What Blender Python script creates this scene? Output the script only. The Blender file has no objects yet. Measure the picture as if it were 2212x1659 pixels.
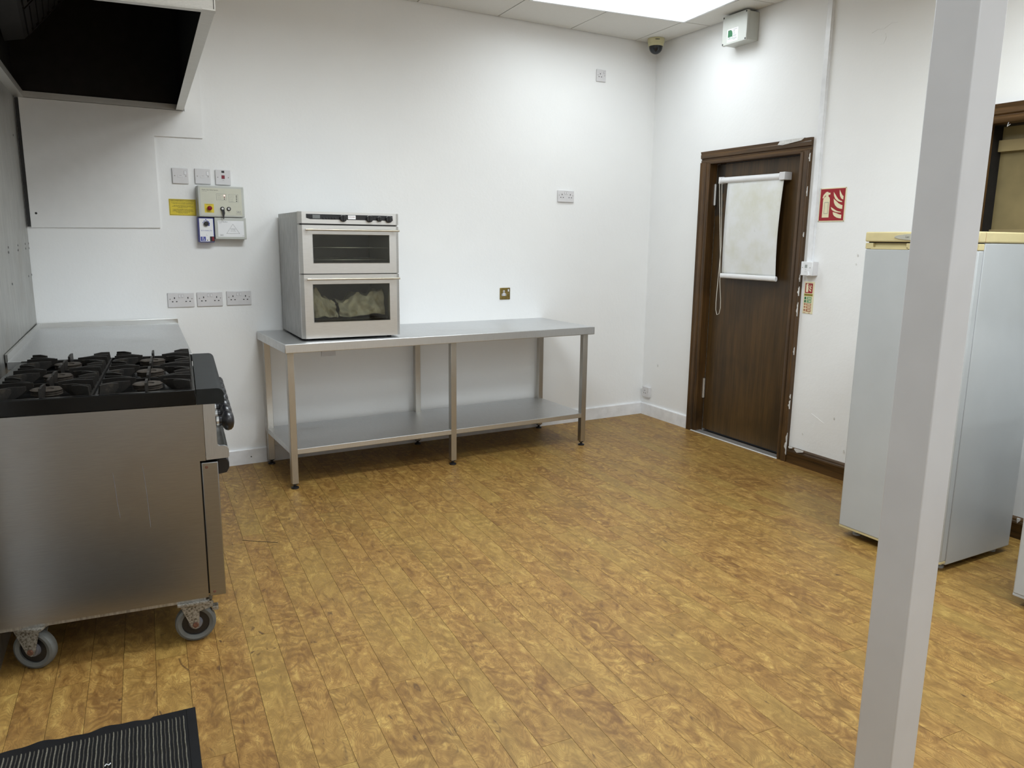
import bpy, bmesh, math, random
from mathutils import Vector, Matrix
rnd = random.Random(7)
R = math.radians
# ------------------------------------------------------------------ camera, world, exposure
scene = bpy.context.scene
COL = scene.collection
cam_d = bpy.data.cameras.new('camera'); cam = bpy.data.objects.new('camera', cam_d); COL.objects.link(cam)
yaw, pitch, roll = 0.5225, -0.1872, 0.0121
fw = Vector((math.sin(yaw)*math.cos(pitch), math.cos(yaw)*math.cos(pitch), math.sin(pitch)))
rt = Vector((math.cos(yaw), -math.sin(yaw), 0)); up = rt.cross(fw)
r2 = rt*math.cos(roll)+up*math.sin(roll); u2 = -rt*math.sin(roll)+up*math.cos(roll)
cam.matrix_world = Matrix(((r2.x, u2.x, -fw.x, -4.1035), (r2.y, u2.y, -fw.y, -4.9242), (r2.z, u2.z, -fw.z, 1.4315), (0, 0, 0, 1)))
cam_d.sensor_width = 36.0; cam_d.lens = 36.0*1645.5/2212.0; cam_d.clip_start = 0.02
scene.camera = cam
world = bpy.data.worlds.new('world'); scene.world = world; world.use_nodes = True
world.node_tree.nodes['Background'].inputs[0].default_value = (0.5, 0.55, 0.6, 1)
world.node_tree.nodes['Background'].inputs[1].default_value = 0.02
vs = scene.view_settings
vs.view_transform = 'Standard'; vs.look = 'None'; vs.gamma = 1.0; vs.use_curve_mapping = False
vs.exposure = 0.24
LAMP = 2.2                                    # glow of the ceiling light diffusers
LAMP_W, LAMP_SPREAD = (8.0, 48.0, 36.0, 26.0, 20.0, 20.0), 170.0   # area lights under the diffusers (corner one set weak against over-lighting): power, beam angle
LAMP_COL = (0.89, 0.96, 1.0)
# ------------------------------------------------------------------ room plan
H = 2.936
ANG = 0.0376                                 # right wall turns in towards the viewer
LL = 0.0616                                  # left wall turns out
YN = -9.6
def rx(y): return math.tan(ANG)*y
def lx(y): return -4.294+LL*y
PLAN = [(-4.294, 0), (lx(YN), YN), (rx(YN), YN), (0, 0)]      # counter-clockwise

# ------------------------------------------------------------------ material helpers
def new_mat(name):
    m = bpy.data.materials.new(name); m.use_nodes = True
    nt = m.node_tree; b = nt.nodes['Principled BSDF']
    return m, nt, b
def N(nt, typ, **kw):
    n = nt.nodes.new(typ)
    for k, v in kw.items(): setattr(n, k, v)
    return n
def setin(n, **kw):
    for k, v in kw.items(): n.inputs[k.replace('_', ' ')].default_value = v
def rgb(c): return (c[0], c[1], c[2], 1.0)
def s2l(*c):
    out = []
    for v in c:
        v = v/255.0
        out.append(v/12.92 if v <= 0.04045 else ((v+0.055)/1.055)**2.4)
    return tuple(out)
def coords(nt, scale=(1, 1, 1), loc=(0, 0, 0), rand=False, kind='Object'):
    tc = N(nt, 'ShaderNodeTexCoord'); mp = N(nt, 'ShaderNodeMapping')
    mp.inputs['Scale'].default_value = scale; mp.inputs['Location'].default_value = loc
    src = tc.outputs[kind]
    if rand:
        oi = N(nt, 'ShaderNodeObjectInfo'); mul = N(nt, 'ShaderNodeVectorMath', operation='SCALE')
        comb = N(nt, 'ShaderNodeCombineXYZ')
        nt.links.new(oi.outputs['Random'], comb.inputs[0]); nt.links.new(oi.outputs['Random'], comb.inputs[1]); nt.links.new(oi.outputs['Random'], comb.inputs[2])
        nt.links.new(comb.outputs[0], mul.inputs[0]); mul.inputs['Scale'].default_value = 97.0
        add = N(nt, 'ShaderNodeVectorMath', operation='ADD')
        nt.links.new(src, add.inputs[0]); nt.links.new(mul.outputs[0], add.inputs[1]); src = add.outputs[0]
    nt.links.new(src, mp.inputs['Vector'])
    return mp.outputs[0]
def noise(nt, vec, scale=5, detail=3, rough=0.5, dist=0.0):
    n = N(nt, 'ShaderNodeTexNoise'); nt.links.new(vec, n.inputs['Vector'])
    setin(n, Scale=scale, Detail=detail, Roughness=rough, Distortion=dist)
    return n.outputs['Fac']
def ramp(nt, fac, stops):
    r = N(nt, 'ShaderNodeValToRGB'); cr = r.color_ramp
    while len(cr.elements) < len(stops): cr.elements.new(0.5)
    for e, (p, c) in zip(cr.elements, stops): e.position = p; e.color = rgb(c)
    nt.links.new(fac, r.inputs[0]); return r.outputs[0]
def math_(nt, op, a, b=None, clamp=False):
    m = N(nt, 'ShaderNodeMath', operation=op); m.use_clamp = clamp
    for i, v in enumerate((a, b)):
        if v is None: continue
        if isinstance(v, (int, float)): m.inputs[i].default_value = v
        else: nt.links.new(v, m.inputs[i])
    return m.outputs[0]
def mixc(nt, fac, a, b, mode='MIX'):
    m = N(nt, 'ShaderNodeMix', data_type='RGBA', blend_type=mode)
    for k, v in ((0, fac), (6, a), (7, b)):
        if isinstance(v, (int, float)): m.inputs[k].default_value = v
        elif isinstance(v, tuple): m.inputs[k].default_value = rgb(v)
        else: nt.links.new(v, m.inputs[k])
    return m.outputs[2]
def bump(nt, b, h, strength=0.2, dist=0.01):
    n = N(nt, 'ShaderNodeBump'); setin(n, Strength=strength, Distance=dist)
    nt.links.new(h, n.inputs['Height']); nt.links.new(n.outputs[0], b.inputs['Normal'])
_plain = {}
def plain(name, col, rough=0.5, metal=0.0, vary=0.06, scale=18, spec=0.5):
    """solid colour with a faint procedural mottling"""
    if name in _plain: return _plain[name]
    m, nt, b = new_mat(name)
    f = noise(nt, coords(nt), scale, 3)
    lo = tuple(c*(1-vary) for c in col); hi = tuple(min(1, c*(1+vary)) for c in col)
    nt.links.new(ramp(nt, f, [(0.3, lo), (0.7, hi)]), b.inputs['Base Color'])
    setin(b, Roughness=rough, Metallic=metal); b.inputs['Specular IOR Level'].default_value = spec
    _plain[name] = m; return m
def steel(name, col=(0.60, 0.60, 0.585), rough=0.30, aniso=0.6, grain=(3, 3, 160), dirt=0.0, dirtcol=(0.25, 0.2, 0.14), rot=0.0, con=0.10):
    m, nt, b = new_mat(name)
    v = coords(nt, grain); f = noise(nt, v, 6, 3, 0.6)
    v2 = coords(nt); blot = noise(nt, v2, 3.2, 4, 0.6)
    base = ramp(nt, f, [(0.3, tuple(c*(1-con) for c in col)), (0.7, tuple(min(1, c*(1+0.7*con)) for c in col))])
    base = mixc(nt, math_(nt, 'MULTIPLY', ramp(nt, blot, [(0.52, (0, 0, 0)), (0.75, (1, 1, 1))]), 0.18+dirt), base, tuple(0.5*c+0.5*d for c, d in zip(col, dirtcol)))
    nt.links.new(base, b.inputs['Base Color'])
    ro = math_(nt, 'ADD', math_(nt, 'MULTIPLY', f, 0.7*con), rough-0.35*con)
    ro = math_(nt, 'ADD', ro, math_(nt, 'MULTIPLY', blot, 0.10)); nt.links.new(ro, b.inputs['Roughness'])
    setin(b, Metallic=1.0, Anisotropic=aniso); b.inputs['Anisotropic Rotation'].default_value = rot
    t = N(nt, 'ShaderNodeTangent', direction_type='RADIAL', axis='Z'); nt.links.new(t.outputs[0], b.inputs['Tangent'])
    return m
def emit(name, col, strength):
    m, nt, b = new_mat(name)
    f = noise(nt, coords(nt), 300, 1)
    nt.links.new(ramp(nt, f, [(0.3, tuple(c*0.97 for c in col)), (0.7, col)]), b.inputs['Emission Color'])
    b.inputs['Base Color'].default_value = rgb((0.8, 0.8, 0.8)); b.inputs['Emission Strength'].default_value = strength
    return m

# ------------------------------------------------------------------ materials
def mk_wall():
    m, nt, b = new_mat('wall_paint')
    v = coords(nt); f = noise(nt, v, 1.7, 4, 0.55); g = noise(nt, v, 55, 3, 0.6); l = noise(nt, v, 7, 4, 0.65)
    nt.links.new(ramp(nt, f, [(0.3, (0.845, 0.85, 0.85)), (0.7, (0.875, 0.88, 0.875))]), b.inputs['Base Color'])
    setin(b, Roughness=0.5); b.inputs['Specular IOR Level'].default_value = 0.35
    h = math_(nt, 'ADD', math_(nt, 'MULTIPLY', g, 0.25), l)
    bump(nt, b, h, 0.16, 0.012); return m
def mk_plank():
    """printed burr-wood vinyl: rippled bands across the board, contour lines, a few dark knots"""
    m, nt, b = new_mat('vinyl_plank')
    warp = noise(nt, coords(nt, (9, 5.0, 1), rand=True), 1.0, 2.5, 0.55, 0.5)
    warp2 = noise(nt, coords(nt, (30, 16, 1), (5, 1, 0), rand=True), 1.0, 2, 0.5)
    mp = coords(nt, (1, 1, 1), rand=True); sp = N(nt, 'ShaderNodeSeparateXYZ'); nt.links.new(mp, sp.inputs[0])
    ph = math_(nt, 'ADD', math_(nt, 'MULTIPLY', sp.outputs[1], 95.0), math_(nt, 'MULTIPLY', warp, 34.0))
    ph = math_(nt, 'ADD', ph, math_(nt, 'MULTIPLY', warp2, 5.0)); ph = math_(nt, 'ADD', ph, math_(nt, 'MULTIPLY', sp.outputs[0], 22.0))
    band = math_(nt, 'ADD', math_(nt, 'MULTIPLY', math_(nt, 'SINE', ph), 0.9), 0.45, True)
    calm = ramp(nt, noise(nt, coords(nt, (6, 2.2, 1), (2, 9, 0), rand=True), 1.0, 2, 0.5), [(0.38, (0.10, 0.10, 0.10)), (0.62, (1, 1, 1))])
    cont = math_(nt, 'ADD', math_(nt, 'MULTIPLY', math_(nt, 'SINE', math_(nt, 'MULTIPLY', warp, 250.0)), 0.5), 0.5)
    n2 = noise(nt, coords(nt, (26, 11, 1), rand=True), 1.0, 4, 0.62, 0.9)
    n4 = noise(nt, coords(nt, (170, 26, 1), rand=True), 1.0, 3, 0.6)
    n5 = noise(nt, coords(nt, (2.0, 1.2, 1), rand=True), 1.0, 2, 0.5)
    base = ramp(nt, n2, [(0.28, s2l(108, 78, 42)), (0.44, s2l(144, 112, 62)), (0.58, s2l(166, 134, 78)), (0.74, s2l(192, 164, 100))])
    base = mixc(nt, math_(nt, 'MULTIPLY', math_(nt, 'MULTIPLY', band, calm), 0.56), base, s2l(104, 74, 38))
    base = mixc(nt, math_(nt, 'MULTIPLY', math_(nt, 'POWER', cont, 2.0), 0.42), base, s2l(102, 74, 40))
    base = mixc(nt, math_(nt, 'MULTIPLY', n4, 0.20), base, s2l(118, 90, 52))
    base = mixc(nt, ramp(nt, n5, [(0.45, (0, 0, 0)), (0.72, (0.40, 0.40, 0.40))]), base, s2l(150, 132, 74))
    knot = noise(nt, coords(nt, (22, 6, 1), (11, 2, 0), rand=True), 1.0, 2.5, 0.55, 2.4)
    base = mixc(nt, ramp(nt, knot, [(0.665, (0, 0, 0)), (0.77, (0.85, 0.85, 0.85))]), base, s2l(70, 50, 34))
    oi = N(nt, 'ShaderNodeObjectInfo')
    tone = ramp(nt, oi.outputs['Random'], [(0.0, (0.94, 0.86, 0.72)), (0.5, (1.0, 0.94, 0.79)), (1.0, (1.03, 0.98, 0.80))])
    base = mixc(nt, 1.0, base, tone, 'MULTIPLY')
    nt.links.new(base, b.inputs['Base Color'])
    ro = math_(nt, 'ADD', math_(nt, 'MULTIPLY', n2, 0.15), 0.38); nt.links.new(ro, b.inputs['Roughness'])
    b.inputs['Specular IOR Level'].default_value = 0.4
    bump(nt, b, n4, 0.06, 0.002); return m
def mk_wood(name, dark, light, axis=2):
    m, nt, b = new_mat(name)
    sc = [26, 26, 26]; sc[axis] = 1.6
    v = coords(nt, tuple(sc)); f = noise(nt, v, 1.0, 4, 0.6, 0.6)
    sc2 = [95, 95, 95]; sc2[axis] = 3.5
    g = noise(nt, coords(nt, tuple(sc2)), 1.0, 3, 0.6)
    k = noise(nt, coords(nt), 2.3, 3, 0.55)
    t = math_(nt, 'ADD', math_(nt, 'MULTIPLY', f, 0.6), math_(nt, 'MULTIPLY', g, 0.4))
    base = ramp(nt, t, [(0.34, dark), (0.62, light)])
    base = mixc(nt, ramp(nt, k, [(0.50, (0, 0, 0)), (0.75, (0.75, 0.75, 0.75))]), base, tuple(c*0.7 for c in dark))
    nt.links.new(base, b.inputs['Base Color']); setin(b, Roughness=0.42)
    bump(nt, b, g, 0.10, 0.003); return m
def mk_doorwood():
    """dark stained veneer with a near-black brushed-on patch by the top hinge"""
    m = mk_wood('door_veneer', s2l(54, 39, 18), s2l(84, 61, 30)); nt = m.node_tree; b = nt.nodes['Principled BSDF']
    src = b.inputs['Base Color'].links[0].from_socket
    tc = N(nt, 'ShaderNodeTexCoord'); sp = N(nt, 'ShaderNodeSeparateXYZ'); nt.links.new(tc.outputs['Object'], sp.inputs[0])
    w = noise(nt, coords(nt), 22, 3)
    x = math_(nt, 'ADD', sp.outputs[0], math_(nt, 'MULTIPLY', math_(nt, 'SUBTRACT', w, 0.5), 0.05))
    z = math_(nt, 'ADD', sp.outputs[2], math_(nt, 'MULTIPLY', math_(nt, 'SUBTRACT', w, 0.5), 0.08))
    a = math_(nt, 'MULTIPLY', math_(nt, 'LESS_THAN', x, 0.075), math_(nt, 'GREATER_THAN', z, 1.60))
    nt.links.new(mixc(nt, math_(nt, 'MULTIPLY', a, 0.85), src, s2l(38, 33, 28)), b.inputs['Base Color'])
    return m
def mk_iron():
    m, nt, b = new_mat('cast_iron'); v = coords(nt)
    f = noise(nt, v, 30, 4, 0.65); g = noise(nt, v, 240, 2)
    nt.links.new(ramp(nt, f, [(0.35, (0.005, 0.0045, 0.004)), (0.6, (0.012, 0.010, 0.008)), (0.78, (0.045, 0.037, 0.026))]), b.inputs['Base Color'])
    setin(b, Roughness=0.48); b.inputs['Specular IOR Level'].default_value = 0.3; bump(nt, b, g, 0.25, 0.002); return m
def mk_glass():
    m = bpy.data.materials.new('smoked_glass'); m.use_nodes = True; nt = m.node_tree
    nt.nodes.remove(nt.nodes['Principled BSDF']); out = nt.nodes['Material Output']
    tr = N(nt, 'ShaderNodeBsdfTransparent'); gl = N(nt, 'ShaderNodeBsdfGlossy'); mx = N(nt, 'ShaderNodeMixShader'); fr = N(nt, 'ShaderNodeFresnel')
    f = noise(nt, coords(nt), 4, 2)
    nt.links.new(ramp(nt, f, [(0.2, (0.82, 0.82, 0.76)), (0.8, (0.87, 0.87, 0.81))]), tr.inputs[0])
    gl.inputs['Roughness'].default_value = 0.03; gl.inputs[0].default_value = (0.9, 0.9, 0.9, 1); fr.inputs[0].default_value = 1.5
    nt.links.new(fr.outputs[0], mx.inputs[0]); nt.links.new(tr.outputs[0], mx.inputs[1]); nt.links.new(gl.outputs[0], mx.inputs[2]); nt.links.new(mx.outputs[0], out.inputs[0])
    return m
def mk_rough_zinc():
    m, nt, b = new_mat('pitted_zinc'); v = coords(nt)
    f = noise(nt, v, 120, 4, 0.7)
    nt.links.new(ramp(nt, f, [(0.36, (0.09, 0.075, 0.05)), (0.52, (0.34, 0.32, 0.28)), (0.75, (0.46, 0.45, 0.42))]), b.inputs['Base Color'])
    setin(b, Roughness=0.55, Metallic=0.6); bump(nt, b, f, 0.4, 0.002); return m
def mk_tile():
    m, nt, b = new_mat('ceiling_tile'); v = coords(nt)
    f = noise(nt, v, 160, 3, 0.6)
    nt.links.new(ramp(nt, f, [(0.3, (0.70, 0.69, 0.655)), (0.7, (0.74, 0.73, 0.695))]), b.inputs['Base Color'])
    setin(b, Roughness=0.9); bump(nt, b, f, 0.10, 0.002); return m
def mk_stained_blind():
    m, nt, b = new_mat('blind_fabric'); tc = N(nt, 'ShaderNodeTexCoord'); v = coords(nt)
    f = noise(nt, v, 5, 4, 0.6); g = noise(nt, v, 34, 3)
    base = ramp(nt, f, [(0.40, (0.76, 0.77, 0.77)), (0.68, (0.66, 0.66, 0.58))])
    base = mixc(nt, ramp(nt, g, [(0.70, (0, 0, 0)), (0.80, (0.55, 0.55, 0.55))]), base, (0.36, 0.35, 0.31))
    nt.links.new(base, b.inputs['Base Color']); setin(b, Roughness=0.6); return m
def mk_cloth():
    m, nt, b = new_mat('cream_cloth'); v = coords(nt)
    f = noise(nt, v, 14, 4, 0.6)
    nt.links.new(ramp(nt, f, [(0.30, (0.58, 0.52, 0.36)), (0.55, (0.84, 0.82, 0.72)), (0.8, (0.88, 0.87, 0.82))]), b.inputs['Base Color'])
    setin(b, Roughness=0.9); return m
M = dict(
    wall=mk_wall(), plank=mk_plank(), tile=mk_tile(),
    under=plain('floor_joint', s2l(58, 40, 22), 0.8), void=plain('ceiling_void', (0.02, 0.018, 0.015), 0.9),
    gloss=plain('white_gloss', (0.80, 0.81, 0.83), 0.28), sheet=plain('white_sheet', (0.83, 0.83, 0.825), 0.42, vary=0.015),
    post=plain('post_paint', (0.55, 0.555, 0.575), 0.32, vary=0.03, scale=6),
    plastic=plain('white_plastic', (0.67, 0.66, 0.67), 0.35, vary=0.03), hole=plain('socket_hole', (0.02, 0.02, 0.02), 0.6),
    screw=plain('screw_metal', (0.30, 0.29, 0.27), 0.35, 1.0), brass=plain('aged_brass', (0.30, 0.22, 0.07), 0.35, 0.85, 0.25, 60),
    greybox=plain('grey_enclosure', (0.52, 0.535, 0.50), 0.4, vary=0.03), face=plain('panel_overlay', (0.60, 0.60, 0.50), 0.4, vary=0.03),
    white=plain('printed_white', (0.82, 0.83, 0.85), 0.4, vary=0.02), black=plain('black_plastic', (0.012, 0.012, 0.014), 0.32),
    ink=plain('print_black', (0.03, 0.03, 0.03), 0.6), inkgrey=plain('print_grey', (0.25, 0.25, 0.25), 0.6),
    blue=plain('print_blue', (0.035, 0.05, 0.33), 0.4), yellow=plain('sign_yellow', (0.72, 0.56, 0.03), 0.5),
    red=plain('sign_red', s2l(150, 22, 34), 0.4, vary=0.04), button=plain('button_red', (0.20, 0.010, 0.022), 0.45, spec=0.2),
    pale=plain('luminous_pale', s2l(226, 218, 184), 0.5, vary=0.03), green=plain('print_green', s2l(26, 106, 62), 0.5), palegreen=plain('print_pale_green', s2l(120, 160, 120), 0.5), brownp=plain('print_brown', s2l(172, 112, 84), 0.5), olive=plain('print_olive', s2l(150, 138, 50), 0.5),
    led=emit('led_red', (1.0, 0.25, 0.2), 6.0), lamp=emit('lamp_diffuser', LAMP_COL, LAMP),
    steel=steel('brushed_steel'), steel_cheek=steel('cheek_steel', (0.50, 0.505, 0.51), 0.42, 0.2, (120, 3, 3), 0.1), steel_top=steel('bench_steel', (0.66, 0.67, 0.68), 0.36, 0.2, (160, 3, 3)),
    steel_leg=steel('leg_steel', (0.52, 0.50, 0.46), 0.34, 0.2, (160, 160, 3), 0.12),
    steel_side=steel('range_side_steel', (0.35, 0.356, 0.362), 0.27, 0.6, (2.5, 2.5, 60), 0.30, rot=0.0, con=0.06), steel_clad=steel('cladding_steel', (0.46, 0.46, 0.44), 0.36, 0.3, (14, 14, 1.2), 0.5, con=0.25),
    steel_oven=steel('oven_steel', (0.73, 0.725, 0.71), 0.40, 0.4, (3, 3, 150)), galv=steel('galvanised', (0.44, 0.44, 0.43), 0.42, 0.0, (26, 26, 2.2), 0.25, con=0.34),
    hoodin=plain('near_black', (0.014, 0.0125, 0.012), 0.6, vary=0.2, spec=0.2), hoodsteel=steel('hood_steel', (0.66, 0.645, 0.61), 0.42, 0.2, (3, 120, 120)),  # even near-black tone for the hood interior, filters and hatch lining
    iron=mk_iron(), enamel=plain('black_enamel', (0.004, 0.004, 0.004), 0.25, vary=0.3, scale=40, spec=0.25), bull=plain('grey_enamel', (0.016, 0.018, 0.019), 0.5, vary=0.15, spec=0.2),
    zinc=mk_rough_zinc(), tyre=plain('grey_tyre', (0.12, 0.125, 0.12), 0.5, vary=0.12), hub=plain('grey_hub', (0.17, 0.17, 0.19), 0.4),
    rubber=plain('black_rubber', (0.007, 0.007, 0.008), 0.55, vary=0.2, spec=0.2), pile=plain('mat_pile', (0.15, 0.14, 0.115), 0.95, vary=0.35, scale=220, spec=0.1), piledark=plain('mat_pile_worn', (0.07, 0.065, 0.055), 0.95, vary=0.35, scale=220, spec=0.1),
    door=mk_doorwood(), frame=mk_wood('frame_wood', s2l(46, 31, 13), s2l(90, 63, 30)), rail=mk_wood('rail_wood', s2l(46, 31, 13), s2l(92, 65, 32), 0),
    handle=plain('handle_metal', (0.50, 0.47, 0.40), 0.35, 0.9), alu=plain('satin_aluminium', (0.62, 0.62, 0.61), 0.35, 0.8), flake=plain('flaked_paint', (0.62, 0.61, 0.59), 0.7, vary=0.15, scale=60),
    blind=mk_stained_blind(), blindpl=plain('blind_plastic', (0.78, 0.78, 0.79), 0.3, vary=0.02), cord=plain('cord_white', (0.66, 0.63, 0.55), 0.6),
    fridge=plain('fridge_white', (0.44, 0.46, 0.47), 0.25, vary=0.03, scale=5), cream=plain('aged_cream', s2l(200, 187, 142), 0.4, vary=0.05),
    badge=plain('badge_silver', (0.68, 0.67, 0.58), 0.3, 0.5), gap=plain('seal_grey', (0.22, 0.22, 0.24), 0.6),
    board=plain('brown_board', s2l(122, 108, 72), 0.6, vary=0.18, scale=6), board2=plain('board_batten', s2l(140, 124, 86), 0.6, vary=0.12, scale=8),
    glass=mk_glass(), cavity=plain('oven_enamel', (0.06, 0.06, 0.055), 0.35, vary=0.2), cavside=plain('oven_liner', (0.34, 0.36, 0.34), 0.4), cloth=mk_cloth(),
    smoke=plain('dome_smoked', (0.012, 0.014, 0.018), 0.06), domebase=plain('dome_cream', s2l(206, 200, 160), 0.4, vary=0.02),
    lcd=plain('lcd_grey', (0.16, 0.17, 0.17), 0.3), burner=plain('burner_iron', (0.055, 0.044, 0.034), 0.6, 0.3, 0.35, 90), rust=plain('rust', (0.14, 0.06, 0.035), 0.8, vary=0.4, scale=120),
)

# ------------------------------------------------------------------ mesh helpers
class B:
    def __init__(s): s.bm = bmesh.new()
    def box(s, x0, x1, y0, y1, z0, z1, bev=0.0, seg=2):
        mt = Matrix.Translation(((x0+x1)/2, (y0+y1)/2, (z0+z1)/2)) @ Matrix.Diagonal((abs(x1-x0), abs(y1-y0), abs(z1-z0), 1))
        g = bmesh.ops.create_cube(s.bm, size=1.0, matrix=mt)
        if bev > 0:
            ed = list({e for v in g['verts'] for e in v.link_edges})
            res = bmesh.ops.bevel(s.bm, geom=ed, offset=bev, segments=seg, affect='EDGES', profile=0.5)
            for f in res['faces']:
                f.normal_update(); f.smooth = max(abs(f.normal.x), abs(f.normal.y), abs(f.normal.z)) < 0.999
        return s
    def cyl(s, p0, p1, r0, r1=None, seg=24, caps=True):
        r1 = r0 if r1 is None else r1
        p0 = Vector(p0); p1 = Vector(p1); d = p1-p0; L = d.length
        q = Vector((0, 0, 1)).rotation_difference(d.normalized()).to_matrix().to_4x4()
        mt = Matrix.Translation((p0+p1)/2) @ q
        g = bmesh.ops.create_cone(s.bm, cap_ends=caps, segments=seg, radius1=r0, radius2=r1, depth=L, matrix=mt)
        for v in g['verts']:
            for f in v.link_faces: f.smooth = len(f.verts) == 4
        return s
    def lathe(s, prof, centre=(0, 0, 0), axis='z', seg=32, close=False):
        """prof: list of (radius, height)"""
        c = Vector(centre); rings = []
        for r, h in prof:
            ring = []
            for i in range(seg):
                a = 2*math.pi*i/seg; x, y = r*math.cos(a), r*math.sin(a)
                p = {'z': (x, y, h), 'x': (h, x, y), 'y': (x, h, y)}[axis]
                ring.append(s.bm.verts.new(c+Vector(p)))
            rings.append(ring)
        n = len(rings)
        for k in range(n if close else n-1):
            a, b = rings[k], rings[(k+1) % n]
            for i in range(seg):
                j = (i+1) % seg
                s.bm.faces.new((a[i], a[j], b[j], b[i])).smooth = True
        if not close:
            if prof[0][0] > 1e-6: s.bm.faces.new(list(reversed(rings[0])))
            if prof[-1][0] > 1e-6: s.bm.faces.new(rings[-1])
        return s
    def prism(s, poly, plane, a, b, bev=0.0):
        """extrude a 2-D polygon; plane 'xz' -> along y from a to b, etc."""
        f = {'xz': lambda u, v, t: (u, t, v), 'yz': lambda u, v, t: (t, u, v), 'xy': lambda u, v, t: (u, v, t)}[plane]
        va = [s.bm.verts.new(f(u, v, a)) for u, v in poly]; vb = [s.bm.verts.new(f(u, v, b)) for u, v in poly]
        n = len(poly); fs = []
        fs.append(s.bm.faces.new(va)); fs.append(s.bm.faces.new(list(reversed(vb))))
        for i in range(n):
            f_ = s.bm.faces.new((va[(i+1) % n], va[i], vb[i], vb[(i+1) % n])); f_.smooth = n > 6; fs.append(f_)
        if bev > 0:
            ed = list({e for fc in fs for e in fc.edges})
            bmesh.ops.bevel(s.bm, geom=ed, offset=bev, segments=2, affect='EDGES', profile=0.5)
        return s
    def tube(s, pts, r, seg=8, cap=True):
        pts = [Vector(p) for p in pts]; rings = []; ref = Vector((0.13, 0.31, 0.94))
        for i, p in enumerate(pts):
            d = (pts[min(i+1, len(pts)-1)]-pts[max(i-1, 0)]).normalized()
            n = d.cross(ref).normalized(); m = d.cross(n)
            rings.append([s.bm.verts.new(p+r*(math.cos(2*math.pi*k/seg)*n+math.sin(2*math.pi*k/seg)*m)) for k in range(seg)])
        for a, b in zip(rings, rings[1:]):
            for k in range(seg): s.bm.faces.new((a[k], a[(k+1) % seg], b[(k+1) % seg], b[k])).smooth = True
        if cap: s.bm.faces.new(list(reversed(rings[0]))); s.bm.faces.new(rings[-1])
        return s
    def grid(s, fn, nu, nv):
        vv = [[s.bm.verts.new(fn(i/nu, j/nv)) for j in range(nv+1)] for i in range(nu+1)]
        for i in range(nu):
            for j in range(nv): s.bm.faces.new((vv[i][j], vv[i+1][j], vv[i+1][j+1], vv[i][j+1])).smooth = True
        return s
    def mesh(s, name, mat, smooth=True):
        bmesh.ops.recalc_face_normals(s.bm, faces=s.bm.faces)
        me = bpy.data.meshes.new(name); s.bm.to_mesh(me); s.bm.free()
        if mat is not None: me.materials.append(mat)
        if smooth:
            keep = [p.use_smooth for p in me.polygons]
            me.set_sharp_from_angle(angle=R(38)); me.polygons.foreach_set('use_smooth', keep)
        else:
            me.shade_flat()
        return me
def link(name, me, parent=None, loc=(0, 0, 0), rotz=0.0):
    o = bpy.data.objects.new(name, me); COL.objects.link(o)
    o.location = loc; o.rotation_euler = (0, 0, rotz); o.parent = parent
    return o
def part(name, b, mat, parent, loc=(0, 0, 0), rotz=0.0, label=None, smooth=True):
    o = link(name, b.mesh(name, M[mat] if isinstance(mat, str) else mat, smooth), parent, loc, rotz)
    if label: o['label'] = label
    return o
def tag(o, label, cat, group=None):
    o['label'] = label; o['category'] = cat
    if group: o['group'] = group
    return o
def thing(name, label, cat, loc=(0, 0, 0), rotz=0.0, group=None):
    return tag(link(name, None, None, loc, rotz), label, cat, group)
def struct(name, b=None, mat=None, loc=(0, 0, 0), rotz=0.0, smooth=False, label=None):
    o = link(name, b.mesh(name, M[mat], smooth) if b else None, None, loc, rotz)
    o['kind'] = 'structure'
    if label: o['label'] = label
    return o
def text_mesh(items, name, mat):
    """items: (string, size, x, z, align). Flat print facing local -y."""
    bm = bmesh.new()
    for st, size, x, z, al in items:
        cu = bpy.data.curves.new('t', 'FONT'); cu.body = st; cu.size = size; cu.align_x = al; cu.align_y = 'CENTER'; cu.resolution_u = 2
        ob = bpy.data.objects.new('t', cu); COL.objects.link(ob)
        dg = bpy.context.evaluated_depsgraph_get()
        me = bpy.data.meshes.new_from_object(ob.evaluated_get(dg))
        me.transform(Matrix.Translation((x, 0, z)) @ Matrix.Rotation(math.pi/2, 4, 'X'))
        bm.from_mesh(me); bpy.data.objects.remove(ob); bpy.data.curves.remove(cu); bpy.data.meshes.remove(me)
    me = bpy.data.meshes.new(name); bm.to_mesh(me); bm.free(); me.materials.append(M[mat]); return me
def lettering(items, mat, parent, y, name='lettering'):
    return link(name, text_mesh(items, name, mat), parent, (0, y, 0))
def flat(polys, mat, parent, y, name, th=0.0005):
    """flat printed shapes in the local xz plane, a hair proud of y"""
    b = B()
    for p in polys: b.prism(p, 'xz', y, y-th)
    return part(name, b, mat, parent, smooth=False)
def rect(x0, x1, z0, z1): return [(x0, z0), (x1, z0), (x1, z1), (x0, z1)]
def disc(cx, cz, r, n=14): return [(cx+r*math.cos(2*math.pi*i/n), cz+r*math.sin(2*math.pi*i/n)) for i in range(n)]
def clip(poly, region):
    out = poly
    for i in range(len(region)):
        a, b = region[i], region[(i+1) % len(region)]
        res = []
        side = lambda p: (b[0]-a[0])*(p[1]-a[1])-(b[1]-a[1])*(p[0]-a[0])
        for j in range(len(out)):
            p, q = out[j], out[(j+1) % len(out)]
            sp, sq = side(p), side(q)
            if sp >= 0: res.append(p)
            if (sp >= 0) != (sq >= 0):
                t = sp/(sp-sq); res.append((p[0]+t*(q[0]-p[0]), p[1]+t*(q[1]-p[1])))
        out = res
        if not out: return []
    return out
def area(p): return 0.5*sum(p[i][0]*p[(i+1) % len(p)][1]-p[(i+1) % len(p)][0]*p[i][1] for i in range(len(p)))
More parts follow.
